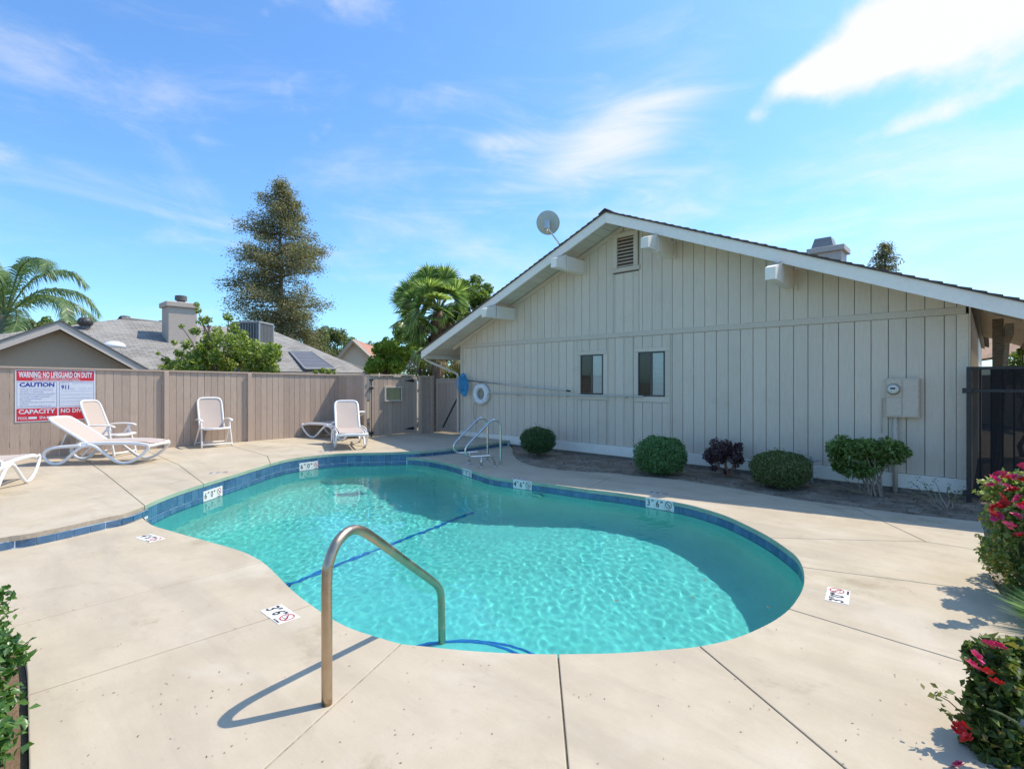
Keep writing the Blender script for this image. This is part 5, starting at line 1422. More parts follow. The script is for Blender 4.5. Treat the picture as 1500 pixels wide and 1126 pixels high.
# upper rose bush (behind the grass tuft)
c0 = (.27, 5.60)
bl = []
for i in range(34):
    a = NR.uniform(0, 6.28); r_ = NR.uniform(.05, .34); z = NR.uniform(.12, .90)
    bl.append(((math.cos(a)*r_*1.1+.06, math.sin(a)*r_, z), NR.uniform(.10, .16)))
def on_px(px, py, D, c): v = atD(px, py, D); return (v.x-c[0], v.y-c[1], v.z+.05)
b1 = [on_px(q[0]+4, q[1], 3.60, c0)+(k,) for q, k in (((1462, 696), 0), ((1453, 703), 2), ((1449, 712), 0), ((1470, 713), 0), ((1476, 719), 1), ((1483, 718), 3), ((1452, 745), 1), ((1449, 752), 3), ((1457, 743), 3), ((1467, 739), 3), ((1488, 731), 0), ((1489, 744), 2), ((1485, 756), 0), ((1456, 757), 0), ((1497, 683), 0), ((1474, 770), 0), ((1490, 785), 3), ((1463, 728), 1), ((1494, 705), 3), ((1480, 700), 2), ((1468, 699), 3), ((1495, 740), 1))]
for k in range(26):
    px_, py_ = NR.uniform(1458, 1530), NR.uniform(705, 868); bl.append((on_px(px_, py_, NR.uniform(3.75, 4.0), c0), NR.uniform(.06, .10)))
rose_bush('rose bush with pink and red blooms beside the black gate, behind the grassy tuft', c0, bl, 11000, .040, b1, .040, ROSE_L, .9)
# lower rose bush, very near
c1 = (.42, 3.25)
bl = []
for (px, py, D) in ((1440, 965, 2.35), (1475, 960, 2.4), (1500, 985, 2.4), (1440, 1010, 2.3), (1478, 1020, 2.3), (1510, 1040, 2.3), (1430, 1060, 2.25), (1465, 1080, 2.2), (1500, 1100, 2.2), (1440, 1110, 2.2), (1530, 1000, 2.4), (1540, 1080, 2.3), (1415, 1040, 2.25), (1520, 950, 2.5), (1500, 1150, 2.2), (1450, 1160, 2.15), (1560, 1040, 2.4), (1405, 1020, 2.25)):
    q = on_px(px+14, py+6, D, c1); bl.append((q, NR.uniform(.06, .11) if px > 1420 else .03))
b2 = [on_px(*q, D, c1)+(k,) for q, D, k in (((1450, 945), 2.3, 0), ((1462, 947), 2.3, 2), ((1430, 962), 2.28, 0), ((1424, 975), 2.28, 2), ((1445, 985), 2.2, 3), ((1403, 1067), 2.2, 1), ((1410, 1064), 2.2, 3), ((1418, 1083), 2.15, 3), ((1405, 1122), 2.12, 0), ((1460, 1000), 2.2, 1))]
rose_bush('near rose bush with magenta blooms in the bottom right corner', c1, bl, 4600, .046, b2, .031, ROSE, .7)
t_ = bpy.data.objects.get('rose_bush.001')
sprig = MB()
tips = [on_px(1372, 1017, 2.3, c1), on_px(1392, 1048, 2.25, c1), on_px(1400, 1028, 2.25, c1)]
for q in tips: branches(sprig, on_px(1450, 1070, 2.25, c1), [q], .004, .002, .006)
sprig.build('outer_cane', painted('cane_brown', C3(.16, .10, .05), .3, .6), t_, kind='stuff')
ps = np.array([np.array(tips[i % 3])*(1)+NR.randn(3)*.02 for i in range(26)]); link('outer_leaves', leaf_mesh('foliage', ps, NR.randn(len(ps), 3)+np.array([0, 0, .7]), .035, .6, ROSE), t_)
# grassy tuft between the roses
GRS = leaf_mat('grass_blade', [(.07, .16, .04), (.13, .26, .07), (.26, .42, .16)], .35, .4, .5)
def tuft(label, c, n, hgt, rad, mat, w=.010, name='grass_tuft'):
    mb = MB(); t = thing(name, label, 'grass tuft', (c[0], c[1], -.05))
    for i in range(n):
        a = NR.uniform(0, 6.28); r = rad*NR.rand()**.5; b = Vector((math.cos(a)*r*.6, math.sin(a)*r*.6, 0)); l = hgt*NR.uniform(.6, 1.1); lean = Vector((math.cos(a), math.sin(a), 0))*(r*1.1+NR.uniform(0, .1))
        sd = Vector((-math.sin(a), math.cos(a), 0)).lerp(Vector(NR.randn(3)), .3).normalized()*w
        p1 = b+lean*.35+Vector((0, 0, l*.6)); p2 = b+lean*1.2+Vector((0, 0, l))
        mb.add([b-sd, b+sd, p1+sd, p1-sd, p2], [(0, 1, 2, 3), (3, 2, 4)])
    mb.build('blades', mat, t, kind='stuff'); return t
tuft('bright green grassy tuft between the two rose bushes', (.50, 4.78), 1300, .26, .24, GRS, .006)
# ---- plants at the left edge
VIN = leaf_mat('left_plant_leaf', [(.04, .10, .02), (.075, .165, .035), (.15, .27, .07)], .35, .3, .5)
for k, (px, py, lab, s_) in enumerate(((-80, 985, 'leafy green plant at the left edge, the tallest of the three there', 1.0), (-62, 1070, 'leafy green plant spilling towards the deck edge, middle one at the left edge', .85), (-55, 1150, 'sparse green plant on reddish soil in the bottom left corner', .55))):
    c = G(px, py, -.05); t = thing('leafy_plant', lab, 'plant', (c[0], c[1], -.05))
    bl = [((NR.uniform(-.20, .20)*s_, NR.uniform(-.20, .20)*s_, NR.uniform(.05, .40)*s_), NR.uniform(.07, .12)) for _ in range(22)]
    p, d = blob_cloud(int(2600*s_), bl, .1); link('foliage', leaf_mesh('foliage', p, NR.randn(len(p), 3)*.6+np.array([.3, 0, .9]), .050, .55, VIN, .4), t)
    mb = MB(); branches(mb, (0, 0, 0), [b[0] for b in bl], .005, .002, .01); mb.build('stems', painted('green_stem', C3(.10, .14, .05), .2, .7), t, kind='stuff')
# ================================================================ neighbours beyond the fence
def roof_mat(name, a, b, sc=1.0):
    m = Mat(name); w = m.coords('Object')
    br = m.node('ShaderNodeTexBrick'); m.l.new(w, br.inputs['Vector'])
    br.inputs['Scale'].default_value = 1.0; br.inputs['Brick Width'].default_value = .32*sc; br.inputs['Row Height'].default_value = .15*sc; br.inputs['Mortar Size'].default_value = .012*sc
    br.inputs['Color1'].default_value = a; br.inputs['Color2'].default_value = b; br.inputs['Mortar'].default_value = tuple(c*.5 for c in a[:3])+(1,)
    n = m.noise(1.2, 5, .6, m.coords('World')); m.color(m.mix(m.ramp(n, .35, .7, 0, .45), br.outputs['Color'], tuple(c*1.25 for c in b[:3])+(1,))); m.rough(.9)
    m.bump(br.outputs['Fac'], -.5, .02); return m.m
M_ROOFG = roof_mat('grey_shingles', C3(.20, .185, .165), C3(.30, .28, .25))
M_ROOFR = roof_mat('red_tiles', C3(.38, .17, .11), C3(.46, .23, .15), 1.6)
M_STUC = painted('tan_stucco', C3(.48, .36, .25), .05, .9, (4, 4, 4), .3)
M_NTRIM = painted('neighbour_trim', C3(.62, .53, .45), .05, .7)
def oriented_roof(name, quad, mat, parent, thick=.10):
    """sloping plane as its own object whose object space lies in the plane (rows of shingles run level)"""
    q = [Vector(p) for p in quad]; U = (q[1]-q[0]).normalized(); Nn = U.cross(q[-1]-q[0]).normalized(); Vv = Nn.cross(U)
    M = Matrix(((U.x, Vv.x, Nn.x, q[0].x), (U.y, Vv.y, Nn.y, q[0].y), (U.z, Vv.z, Nn.z, q[0].z), (0, 0, 0, 1))); Mi = M.inverted()
    mb = MB(); n = len(q); lp = [Mi @ p for p in q]
    mb.add([(p.x, p.y, 0) for p in lp]+[(p.x, p.y, -thick) for p in lp], [tuple(range(n)), tuple(range(n, 2*n))[::-1]]+[(i, n+i, n+(i+1) % n, (i+1) % n) for i in range(n)])
    o = mb.build(name, mat, parent); o.matrix_world = M if parent is None else M
    o.matrix_parent_inverse = parent.matrix_world.inverted() if parent else Matrix(); o.matrix_basis = M; return o
def wpart(mb, name, mat, parent, **k):
    """part given in world coordinates under a thing standing at parent.location"""
    o = mb.build(name, mat, parent, **k); o.matrix_parent_inverse = Matrix.Translation(-Vector(parent.location)); return o
def wroof(name, quad, mat, parent):
    o = oriented_roof(name, quad, mat, None); o.parent = parent; o.matrix_parent_inverse = Matrix.Translation(-Vector(parent.location)); return o
# garage like gable just behind the fence
GX = -20.0
ya, za = atX(88, 469, GX); ye, ze = atX(225, 545, GX); yl, zl = atX(-40, 512, GX)
gbl = thing('neighbour_gable', 'tan stucco gable of the neighbouring house behind the left fence', 'building', (GX, ya, GZ))
slope_r = (za-ze)/(ye-ya); slope_l = (za-zl)/(ya-yl)
yR = ye+.5; yL = ya-5.0
zr_ = lambda y: za-slope_r*(y-ya) if y > ya else za-slope_l*(ya-y)
wpart(MB().prism([(yL+.4, GZ), (yR-.5, GZ), (yR-.5, zr_(yR-.5)-.25), (ya, za-.25), (yL+.4, zr_(yL+.4)-.25)], 'x', GX-9, GX-.35), 'wall', M_STUC, gbl)
def bargeY(y0, y1, a, b, x0, x1, nm, mat): wpart(MB().prism([(y0, zr_(y0)+a), (y1, zr_(y1)+a), (y1, zr_(y1)+b), (y0, zr_(y0)+b)], 'x', x0, x1), nm, mat, gbl)
bargeY(yL, ya-.001, -.26, -.03, GX-.04, GX, 'barge_board', M_NTRIM); bargeY(ya+.001, yR, -.26, -.03, GX-.04, GX, 'barge_board', M_NTRIM)
M_EDGE = painted('roof_edge_grey', C3(.12, .12, .12), .2, .8)
bargeY(yL, ya-.001, -.03, .015, GX-.04, GX+.03, 'drip_edge', M_EDGE); bargeY(ya+.001, yR, -.03, .015, GX-.04, GX+.03, 'drip_edge', M_EDGE)
wroof('roof', [(GX-.04, yR, zr_(yR)), (GX-9, yR, zr_(yR)), (GX-9, ya, za), (GX-.04, ya, za)][::-1], M_ROOFG, gbl) if False else wroof('roof', [(GX-.0405, yR, zr_(yR)), (GX-9, yR, zr_(yR)), (GX-9, ya, za), (GX-.0405, ya, za)], M_ROOFG, gbl)
wroof('roof', [(GX-9, yL, zr_(yL)), (GX-.0405, yL, zr_(yL)), (GX-.0405, ya, za), (GX-9, ya, za)], M_ROOFG, gbl)
# skylight dome on the gable roof
c = atD(167, 500, 17.3)
wpart(MB().lathe([(.34, 0), (.32, .08), (.24, .16), (.12, .20), (0, .21)], 20, (c.x, c.y, c.z-.20)), 'skylight_dome', painted('dome_white', C3(.74, .76, .78), .03, .3), gbl, smooth=True)
# main hipped house
hip = thing('neighbour_house', 'neighbouring house with a grey shingled hip roof and stucco chimney beyond the fence', 'building', (-26, 7, GZ))
E = 1.95; XEv, XRi, XBk = -20.6, -26.0, -32.0
zR1 = 4.08
y_c = atX(545, 545, XEv)[0]; y_r1, zrr = atX(398, 491, XRi); y_l1, zll = atX(178, 467, XRi)
zR1 = (zrr+zll)/2
cr = atX(545, 546, XEv)
E = cr[1]
A0, A1 = (XEv, -3.0, E), (XEv, y_c, E); B0, B1 = (XRi, y_l1, zll), (XRi, y_r1, zrr); C0, C1 = (XBk, -3.0, E), (XBk, y_c, E)
wroof('roof', [A1, (XEv, -3.0, E), B0, B1][::1], M_ROOFG, hip) if False else None
wroof('roof', [A0, A1, B1, B0], M_ROOFG, hip); wroof('roof', [A1, C1, B1], M_ROOFG, hip); wroof('roof', [C1, C0, B0, B1], M_ROOFG, hip); wroof('roof', [C0, A0, B0], M_ROOFG, hip)
wpart(MB().box(XBk+.6, XEv-.6, -2.4, y_c-.6, GZ, E-.10), 'wall', M_STUC, hip)
wpart(MB().box(XEv-.03, XEv+.02, -3, y_c, E-.2, E-.04), 'fascia', M_NTRIM, hip)
for (q0, q1) in ((A1, B1), (B0, B1)):
    wpart(MB().tube([Vector(q0)+Vector((0, 0, .01)), Vector(q1)+Vector((0, 0, .01))], .07, 6), 'ridge_cap', painted('ridge_shingle', C3(.24, .22, .19), .2, .9), hip)
def roofz(X): return E+(zR1-E)*(XEv-X)/(XEv-XRi)
# chimney
c = atD(263, 500, 20.6); zt = 1.6+(560-452)/754*20.6
M_CH2 = painted('pink_stucco', C3(.50, .42, .35), .06, .9)
chim = wpart(MB().bbox(c.x-.45, c.x+.45, c.y-.50, c.y+.50, 2.4, zt-.001, .02), 'chimney', M_CH2, hip)
zc = zt; wpart(MB().bbox(c.x-.53, c.x+.53, c.y-.58, c.y+.58, zc, zc+.20, .02), 'chimney_crown', M_CH2, hip)
wpart(MB().lathe([(.15, 0), (.15, .12), (.21, .13), (.21, .30), (.17, .32), (0, .34)], 18, (c.x, c.y+.05, zc+.20)), 'flue_cap', M_EDGE, hip, smooth=True, autos=40)
def turbine(px, py, D, r, label):
    c = atD(px, py, D); t = thing('turbine_vent', label, 'roof vent', (c.x, c.y, c.z-r*1.35), group='black turbine vents on the neighbouring roofs')
    MB().lathe([(r*.62, 0), (r*.62, r*.55)], 16).build('collar', M_EDGE, t, smooth=True, autos=40)
    MB().lathe([(r*.62, r*.56), (r*.95, r*.8), (r, r*1.2), (r*.85, r*1.6), (r*.5, r*1.85), (0, r*1.9)], 16).build('head', painted('vent_black', C3(.04, .035, .035), .3, .5), t, smooth=True)
    for k in range(12):
        a = 2*math.pi*k/12
        MB().tube([(math.cos(a)*r*.70, math.sin(a)*r*.70, r*.60), (math.cos(a+.3)*r*1.03, math.sin(a+.3)*r*1.03, r*1.2), (math.cos(a+.5)*r*.62, math.sin(a+.5)*r*.62, r*1.82)], r*.04, 4).build('fin', M_EDGE, t)
    return t
turbine(183, 467, 21.3, .24, 'black turbine vent on the ridge left of the chimney')
turbine(125, 470, 19.0, .24, 'black turbine vent just right of the gable peak')
turbine(33, 477, 20.5, .26, 'black turbine vent behind the left slope of the gable')
# evaporative cooler on legs
c = atD(371, 489, 19.5); W_, D_, H_ = .54, .50, .75
ac = thing('evaporative_cooler', 'grey louvred evaporative cooler on legs on the shingled roof', 'cooler', (c.x, c.y, c.z-.72))
ac.rotation_euler = (0, 0, R(38))
M_GALV = painted('galvanised', C3(.34, .34, .33), .1, .5)
MB().bbox(-W_+.04, W_-.04, -D_+.04, D_-.04, .33, .36+H_, .01).build('cabinet', painted('cooler_dark', C3(.12, .12, .12), .1, .7), ac)
for z in (.31, .36+H_-.03): MB().bbox(-W_, W_, -D_, D_, z, z+.06, .01).build('band', M_GALV, ac)
for sx in (-1, 1):
    for sy in (-1, 1):
        MB().box(sx*(W_-.06), sx*(W_), sy*(D_-.06), sy*D_, .37, .32+H_).build('corner_post', M_GALV, ac); MB().box(sx*(W_-.14)-.02, sx*(W_-.14)+.02, sy*(D_-.14)-.02, sy*(D_-.14)+.02, -.35, .31).build('leg', M_GALV, ac)
sl = MB().box(-.008, .008, -.012, .012, .38, .31+H_).mesh('slat', M_GALV)
for k in range(9):
    link('slat', sl, ac, (-W_+.12+k*(2*W_-.24)/8, -D_+.01, 0)); link('slat', sl, ac, (W_-.01, -D_+.12+k*(2*D_-.24)/8, 0), (0, 0, R(90)))
MB().tube([(W_, 0, .1), (W_+.45, 0, .1), (W_+.45, 0, -.15)], .012, 6).build('drain_pipe', M_GALV, ac)
# solar panel
def roofpt(px, py, lift=0.0):
    """where the sight line meets the front roof plane"""
    a, b = ray(px); s = (zR1-E)/(XEv-XRi); k = (560-py)/754
    # z = CAM_H + k D ; z = E + s (XEv - a D)
    D = (E+s*XEv-CAM_H+lift)/(k+s*a); return Vector((a*D, b*D, CAM_H+k*D))
q = [roofpt(*p, .12) for p in ((447, 540), (492, 540), (456, 515), (424, 514))]
U_ = (q[1]-q[0]); 
sp_ = thing('solar_panel', 'flat solar water panel lying on the grey shingled roof', 'solar panel', tuple(q[0]))
o = oriented_roof('panel', [q[0], q[1], q[2], q[3]], painted('solar_face', C3(.13, .13, .145), .1, .45), None, .08); o.parent = sp_; o.matrix_parent_inverse = Matrix.Translation(-Vector(sp_.location))
for a, b in ((0, 1), (1, 2), (2, 3), (3, 0)):
    o = MB().tube([q[a], q[b]], .035, 6).build('frame', M_GALV, sp_); o.matrix_parent_inverse = Matrix.Translation(-Vector(sp_.location))
for k in range(1, 5):
    f = k/5; o = MB().tube([q[0].lerp(q[3], f), q[1].lerp(q[2], f)], .010, 4).build('divider', M_EDGE, sp_); o.matrix_parent_inverse = Matrix.Translation(-Vector(sp_.location))
for (px, py, lab) in ((236, 471, 'short dark vent pipe on the roof ridge beside the chimney'), (306, 478, 'short dark vent pipe on the roof ridge right of the chimney')):
    c = atD(px, py, 22.5); p_ = thing('vent_pipe', lab, 'vent pipe', (c.x, c.y, c.z-.25)); MB().lathe([(.05, -.2), (.05, .2), (.09, .21), (.09, .29), (0, .3)], 10).build('pipe', M_EDGE, p_)
# small far house with red tiles
far = thing('far_house', 'small far house with a red tiled roof between the hip roof and the palm', 'building', tuple(atD(525, 560, 48))[:2]+(GZ,))
P = lambda px, py, D: atD(px, py, D)
a1, a2, a3 = P(494, 528, 46), P(519, 499, 46), P(552, 530, 46)
bk = (ray(560)[0]*14, ray(560)[1]*14)
def shift(v): return Vector((v.x+bk[0]*.6-3, v.y+bk[1]*.6+5, v.z))
wpart(MB().add([a1, a2, a3, (a3.x, a3.y, 0), (a1.x, a1.y, 0), shift(a1), shift(a2), shift(a3), (shift(a3).x, shift(a3).y, 0), (shift(a1).x, shift(a1).y, 0)], [(0, 1, 2, 3, 4), (9, 8, 7, 6, 5), (2, 7, 8, 3), (0, 4, 9, 5)]), 'wall', painted('far_wall', C3(.58, .50, .38), .05, .9), far)
for u, v in ((a1, a2), (a2, a3)):
    pass
o_ = Vector((0, 0, .12)); ext = (a3-a2).normalized()*.6; ext2 = (a1-a2).normalized()*.8; fr_ = (a2-shift(a2)).normalized()*.5
wroof('roof', [a3+ext+o_+fr_, shift(a3)+ext+o_, shift(a2)+o_, a2+o_+fr_], M_ROOFR, far); wroof('roof', [shift(a1)+ext2+o_, a1+ext2+o_+fr_, a2+o_+fr_, shift(a2)+o_], M_ROOFR, far)
for u, v in ((a1+ext2, a2), (a2, a3+ext)):
    wpart(MB().tube([u+fr_*1.05, v+fr_*1.05], .16, 4), 'barge_board', painted('far_trim', C3(.45, .38, .30), .1, .8), far)

# ================================================================ trees
def limb_tube(mb, a, b, r0, r1, wob=.1, n=5, seg=6):
    a, b = Vector(a), Vector(b); pts = [a+(b-a)*k/n+(Vector(NR.randn(3))*wob if 0 < k < n else Vector()) for k in range(n+1)]
    mb.tube(pts, [r0+(r1-r0)*k/n for k in range(n+1)], seg)
CON = leaf_mat('redwood_needles', [(.075, .09, .05), (.16, .165, .09), (.29, .27, .16), (.42, .36, .23)], .3, .7, .2)
def conifer(label, px, D, ytop, halfw_px, py_base=560, nwh=34, dens=1.0, leaf=.20, pale=0):
    top = atD(px, ytop, D); base = Vector((top.x, top.y, GZ)); H = top.z-GZ; Rm = halfw_px/754*D
    t = thing('redwood_tree', label, 'redwood tree', tuple(base))
    mb = MB(); limb_tube(mb, (0, 0, -.2), (0, 0, H*.97), H*.019, .03, .05, 10, 10); mb.build('trunk', M_BARK, t, smooth=True)
    lm = MB(); ps, ns, tp = [], [], []
    z0 = H*.20
    prof = lambda f: min(1, (1-f)*2.1)**.72*(1+.08*math.sin(f*23))*(.86 if f < .45 else .90)
    nl = int(nwh*5.2)
    for i in range(nl):
        f = (i+NR.rand())/nl; z = z0+(H-z0)*f; a = NR.uniform(0, 6.283)
        L = Rm*.95*prof(f)*NR.uniform(.55, 1.08)*(1.0 if f < .93 else .8)+.25
        if NR.rand() < .10: L *= .6
        droop = NR.uniform(-.22, .22)
        e = Vector((math.cos(a)*L, math.sin(a)*L, z+L*droop)); s0 = Vector((0, 0, z-.1*L))
        limb_tube(lm, s0, e, .03+.012*L, .012, L*.03, 4, 5)
        nc = int(7+L*7*dens)
        for k in range(nc):
            g_ = .22+.83*(k+NR.rand())/nc; q = s0.lerp(e, g_)
            rad = .20+.20*L/ Rm*(1.15-g_)+.06
            m = int(14*dens*(1 if g_ > .35 else .5)); cc = np.array(q)+NR.randn(3)*np.array([.16, .16, .10])*(1+.25*L)
            pp = cc+NR.randn(m, 3)*np.array([rad*.9, rad*.9, rad*.75])+np.array([0, 0, .05]); ps.append(pp); ns.append(NR.randn(m, 3)*.8+np.array([0, 0, .7])); tp.append(np.tile(np.array([math.cos(a), math.sin(a), -.35]), (m, 1)))
    ps = np.concatenate(ps); ns = np.concatenate(ns); tp = np.concatenate(tp)
    lm.build('limbs', M_BARK, t, kind='stuff')
    link('crown', leaf_mesh('crown', ps, ns, leaf, .45, CON, .3, tp), t)
    return t
conifer('tall brownish green redwood rising behind the grey roof', 411, 46, 268, 78, leaf=.17, dens=1.25)
conifer('small dark conifer top showing above the right roof slope', 1296, 60, 358, 34, nwh=18, dens=.9, leaf=.26)
BRD = leaf_mat('broad_leaf', [(.07, .12, .03), (.14, .22, .05), (.26, .34, .09)], .45)
YEL = leaf_mat('yellow_green_leaf', [(.13, .20, .025), (.24, .33, .045), (.40, .46, .09)], .5)
CIT = leaf_mat('citrus_leaf', [(.10, .15, .03), (.21, .28, .06), (.38, .43, .13)], .5, .35, .5)
FAR = leaf_mat('far_tree_leaf', [(.08, .11, .04), (.14, .18, .06), (.23, .26, .10)], .35)
def leafy(name, label, cat, base, blobs, n, size, mat, trunk_r=.10, inner=.25):
    """blobs in world coordinates"""
    b0 = Vector((base[0], base[1], GZ)); t = thing(name, label, cat, tuple(b0))
    bl = [((q[0]-b0.x, q[1]-b0.y, q[2]-b0.z), r) for q, r in blobs]
    p, d = blob_cloud(n, bl, inner); link('crown', leaf_mesh('crown', p, d+NR.randn(len(p), 3)*.8, size, .55, mat, .4), t)
    zmin = min(q[2] for q, r in bl); k = Vector((0, 0, max(.5, zmin*.7)))
    mb = MB(); limb_tube(mb, (0, 0, -.1), k, trunk_r, trunk_r*.7, .04, 4, 8); mb.build('trunk', M_BARK, t, smooth=True)
    mb = MB()
    for q, r in bl[::2]: limb_tube(mb, k, q, trunk_r*.5, .012, .06, 4, 5)
    mb.build('limbs', M_BARK, t, kind='stuff'); return t
def cloud_px(spec, D, jit=.3, nsub=1):
    out = []
    for (px, py, rp) in spec:
        for _ in range(nsub):
            d = D+NR.uniform(-jit, jit); v = atD(px+NR.uniform(-.3, .3)*rp*(nsub > 1), py+NR.uniform(-.3, .3)*rp*(nsub > 1), d); out.append(((v.x, v.y, v.z), rp/754*d))
    return out
# citrus behind the left fence
spec = [(NR.uniform(248, 402), NR.uniform(500, 548), NR.uniform(11, 18)) for _ in range(34)]
spec = [(x, max(y, 494+abs(x-335)*.36), r) for x, y, r in spec]
spec += [(290, 455, 5), (288, 446, 4), (296, 470, 7), (286, 485, 7), (305, 468, 6), (318, 487, 9), (335, 465, 6), (331, 462, 5), (342, 480, 9), (355, 492, 10), (310, 495, 11), (274, 505, 8), (262, 517, 7), (243, 528, 6), (238, 540, 7), (252, 540, 9), (266, 478, 4), (255, 502, 4), (232, 518, 3)]
leafy('citrus_tree', 'bushy yellow green citrus tree rising above the left fence', 'tree', atD(325, 560, 15.6)[:2], cloud_px(spec, 15.6, .7), 13000, .105, CIT, .09)
# wild tree right of the palm
spec = [(NR.uniform(665, 716), NR.uniform(412, 470), NR.uniform(6, 12)) for _ in range(26)]
spec = [(x, max(y, 405+abs(x-690)*.55), r) for x, y, r in spec]+[(NR.uniform(640, 690), NR.uniform(455, 540), NR.uniform(10, 16)) for _ in range(22)]+[(692, 411, 4), (700, 420, 4), (713, 434, 4), (682, 415, 4)]
leafy('broadleaf_tree', 'light green tree between the fan palm and the roof slope', 'tree', atD(690, 560, 21)[:2], cloud_px(spec, 21, .8), 12000, .13, BRD, .12)
spec = [(NR.uniform(542, 590), NR.uniform(505, 545), NR.uniform(8, 13)) for _ in range(20)]+[(565, 500, 6), (553, 506, 5), (580, 503, 6)]
leafy('yellow_green_tree', 'bright yellow green tree left of the fan palm', 'tree', atD(565, 560, 19)[:2], cloud_px(spec, 19, .5), 7000, .11, YEL, .08)
spec = [(NR.uniform(590, 640), NR.uniform(460, 530), NR.uniform(8, 13)) for _ in range(14)]
leafy('yellow_green_tree', 'yellow green foliage directly behind the fan palm fronds', 'tree', atD(615, 560, 22)[:2], cloud_px(spec, 22, .5), 5000, .12, YEL, .08)
spec = [(NR.uniform(588, 700), NR.uniform(512, 552), NR.uniform(9, 14)) for _ in range(34)]+[(NR.uniform(575, 625), NR.uniform(480, 520), NR.uniform(9, 14)) for _ in range(12)]
leafy('broadleaf_tree', 'dense leafy growth low behind the gates and the fan palm trunk', 'tree', atD(650, 560, 24)[:2], cloud_px(spec, 24, .6), 9000, .13, BRD, .10)
# far trees right of the redwood
for (x0, x1, y0, lab, D, m) in ((440, 482, 480, 'olive coloured round tree below the redwood', 52, FAR), (472, 506, 478, 'grey green round tree right of the olive one', 58, FAR), (500, 520, 492, 'small far tree against the red tiled house', 64, BRD), (18, 70, 465, 'low tree behind the feather palm', 40, FAR), (60, 118, 462, 'low tree right of the feather palm above the gable roof', 44, BRD), (536, 560, 496, 'far tree just left of the yellow green tree', 60, FAR)):
    spec = [(NR.uniform(x0+4, x1-4), NR.uniform(y0+8, y0+52), NR.uniform(7, 11)) for _ in range(20)]
    leafy('round_tree', lab, 'tree', atD((x0+x1)/2, 560, D)[:2], cloud_px(spec, D, 1.0), 5000, .26, m, .15)
leafy('low_shrub', 'sprig of green leaves just above the fence right of the solar panel', 'shrub', atD(474, 560, 15.5)[:2], cloud_px([(462, 545, 4), (472, 543, 5), (482, 544, 4), (490, 546, 3), (478, 552, 6)], 15.5, .2), 700, .06, CIT, .02)
# hedge and building seen through the gap right of the pool house
leafy('hedge_bush', 'green bush showing above the black gate at the right edge', 'bush', atD(1500, 560, 11.5)[:2], cloud_px([(NR.uniform(1470, 1540), NR.uniform(522, 560), NR.uniform(10, 16)) for _ in range(16)]+[(1497, 514, 7), (1487, 520, 6)], 11.5, .4), 6500, .06, BRD, .05)
rb2 = thing('side_house', 'tan roofed house glimpsed under the patio roof on the right', 'building', tuple(atD(1460, 560, 22))[:2]+(GZ,))
p1, p2, p3, p4 = atD(1420, 528, 21), atD(1530, 512, 17), atD(1530, 478, 20), atD(1420, 488, 25)
wroof('roof', [p1, p2, p3, p4], roof_mat('tan_tiles', C3(.42, .25, .15), C3(.50, .31, .19), 1.3), rb2)
wpart(MB().prism([(p1.x+.3, p1.y+.6), (p2.x+.3, p2.y+.6), (p2.x+.4, p2.y+3), (p1.x+.4, p1.y+3)], 'z', GZ, 1.9), 'wall', M_STUC, rb2)
# ---- feather palm at the left
PALM = leaf_mat('palm_leaflet', [(.08, .14, .06), (.15, .23, .10), (.30, .40, .20)], .35, .35, .5)
def leaflets(mb, pts, length, w, hang, side_angle, dens):
    n = int(dens)
    for i in range(n):
        f = .12+.88*i/n; k = f*(len(pts)-1); a = int(min(k, len(pts)-2)); p = pts[a].lerp(pts[a+1], k-a); t = (pts[a+1]-pts[a]).normalized()
        up = Vector((0, 0, 1)); sd = t.cross(up)
        if sd.length < 1e-3: continue
        sd.normalize(); nn = sd.cross(t)
        l = length*math.sin(math.pi*min(.97, .16+.80*f))**.6*NR.uniform(.85, 1.12)
        for s in (-1, 1):
            d = (sd*s*math.cos(side_angle)+t*.65+nn*NR.uniform(-.1, .35)).normalized()
            m = p+d*l*.5; e = p+d*l*.85+Vector((0, 0, -hang*l*NR.uniform(.6, 1.2))); q = t*w
            mb.add([p-q, p+q, m+q*.9+Vector((0, 0, -hang*l*.18)), m-q*.9+Vector((0, 0, -hang*l*.18)), e], [(0, 1, 2, 3), (3, 2, 4)])
D_ = 21.0
cen = atD(8, 462, D_); qp = thing('feather_palm', 'feather palm with long arching fronds at the left edge', 'palm tree', (cen.x, cen.y, GZ)); ch_ = cen.z-GZ
MB().tube(smooth_path([(0, 0, -.1), (.05, 0, ch_*.5), (0, 0, ch_)], 5), [.20]*11, 12).build('trunk', M_BARK, qp, smooth=True)
fr_r = Vector((RX, RY, 0)); fr_f = Vector((FX, FY, 0))
def px_vec(dx, dy, df, D): return fr_r*(dx/754*D)+Vector((0, 0, -dy/754*D))+fr_f*df
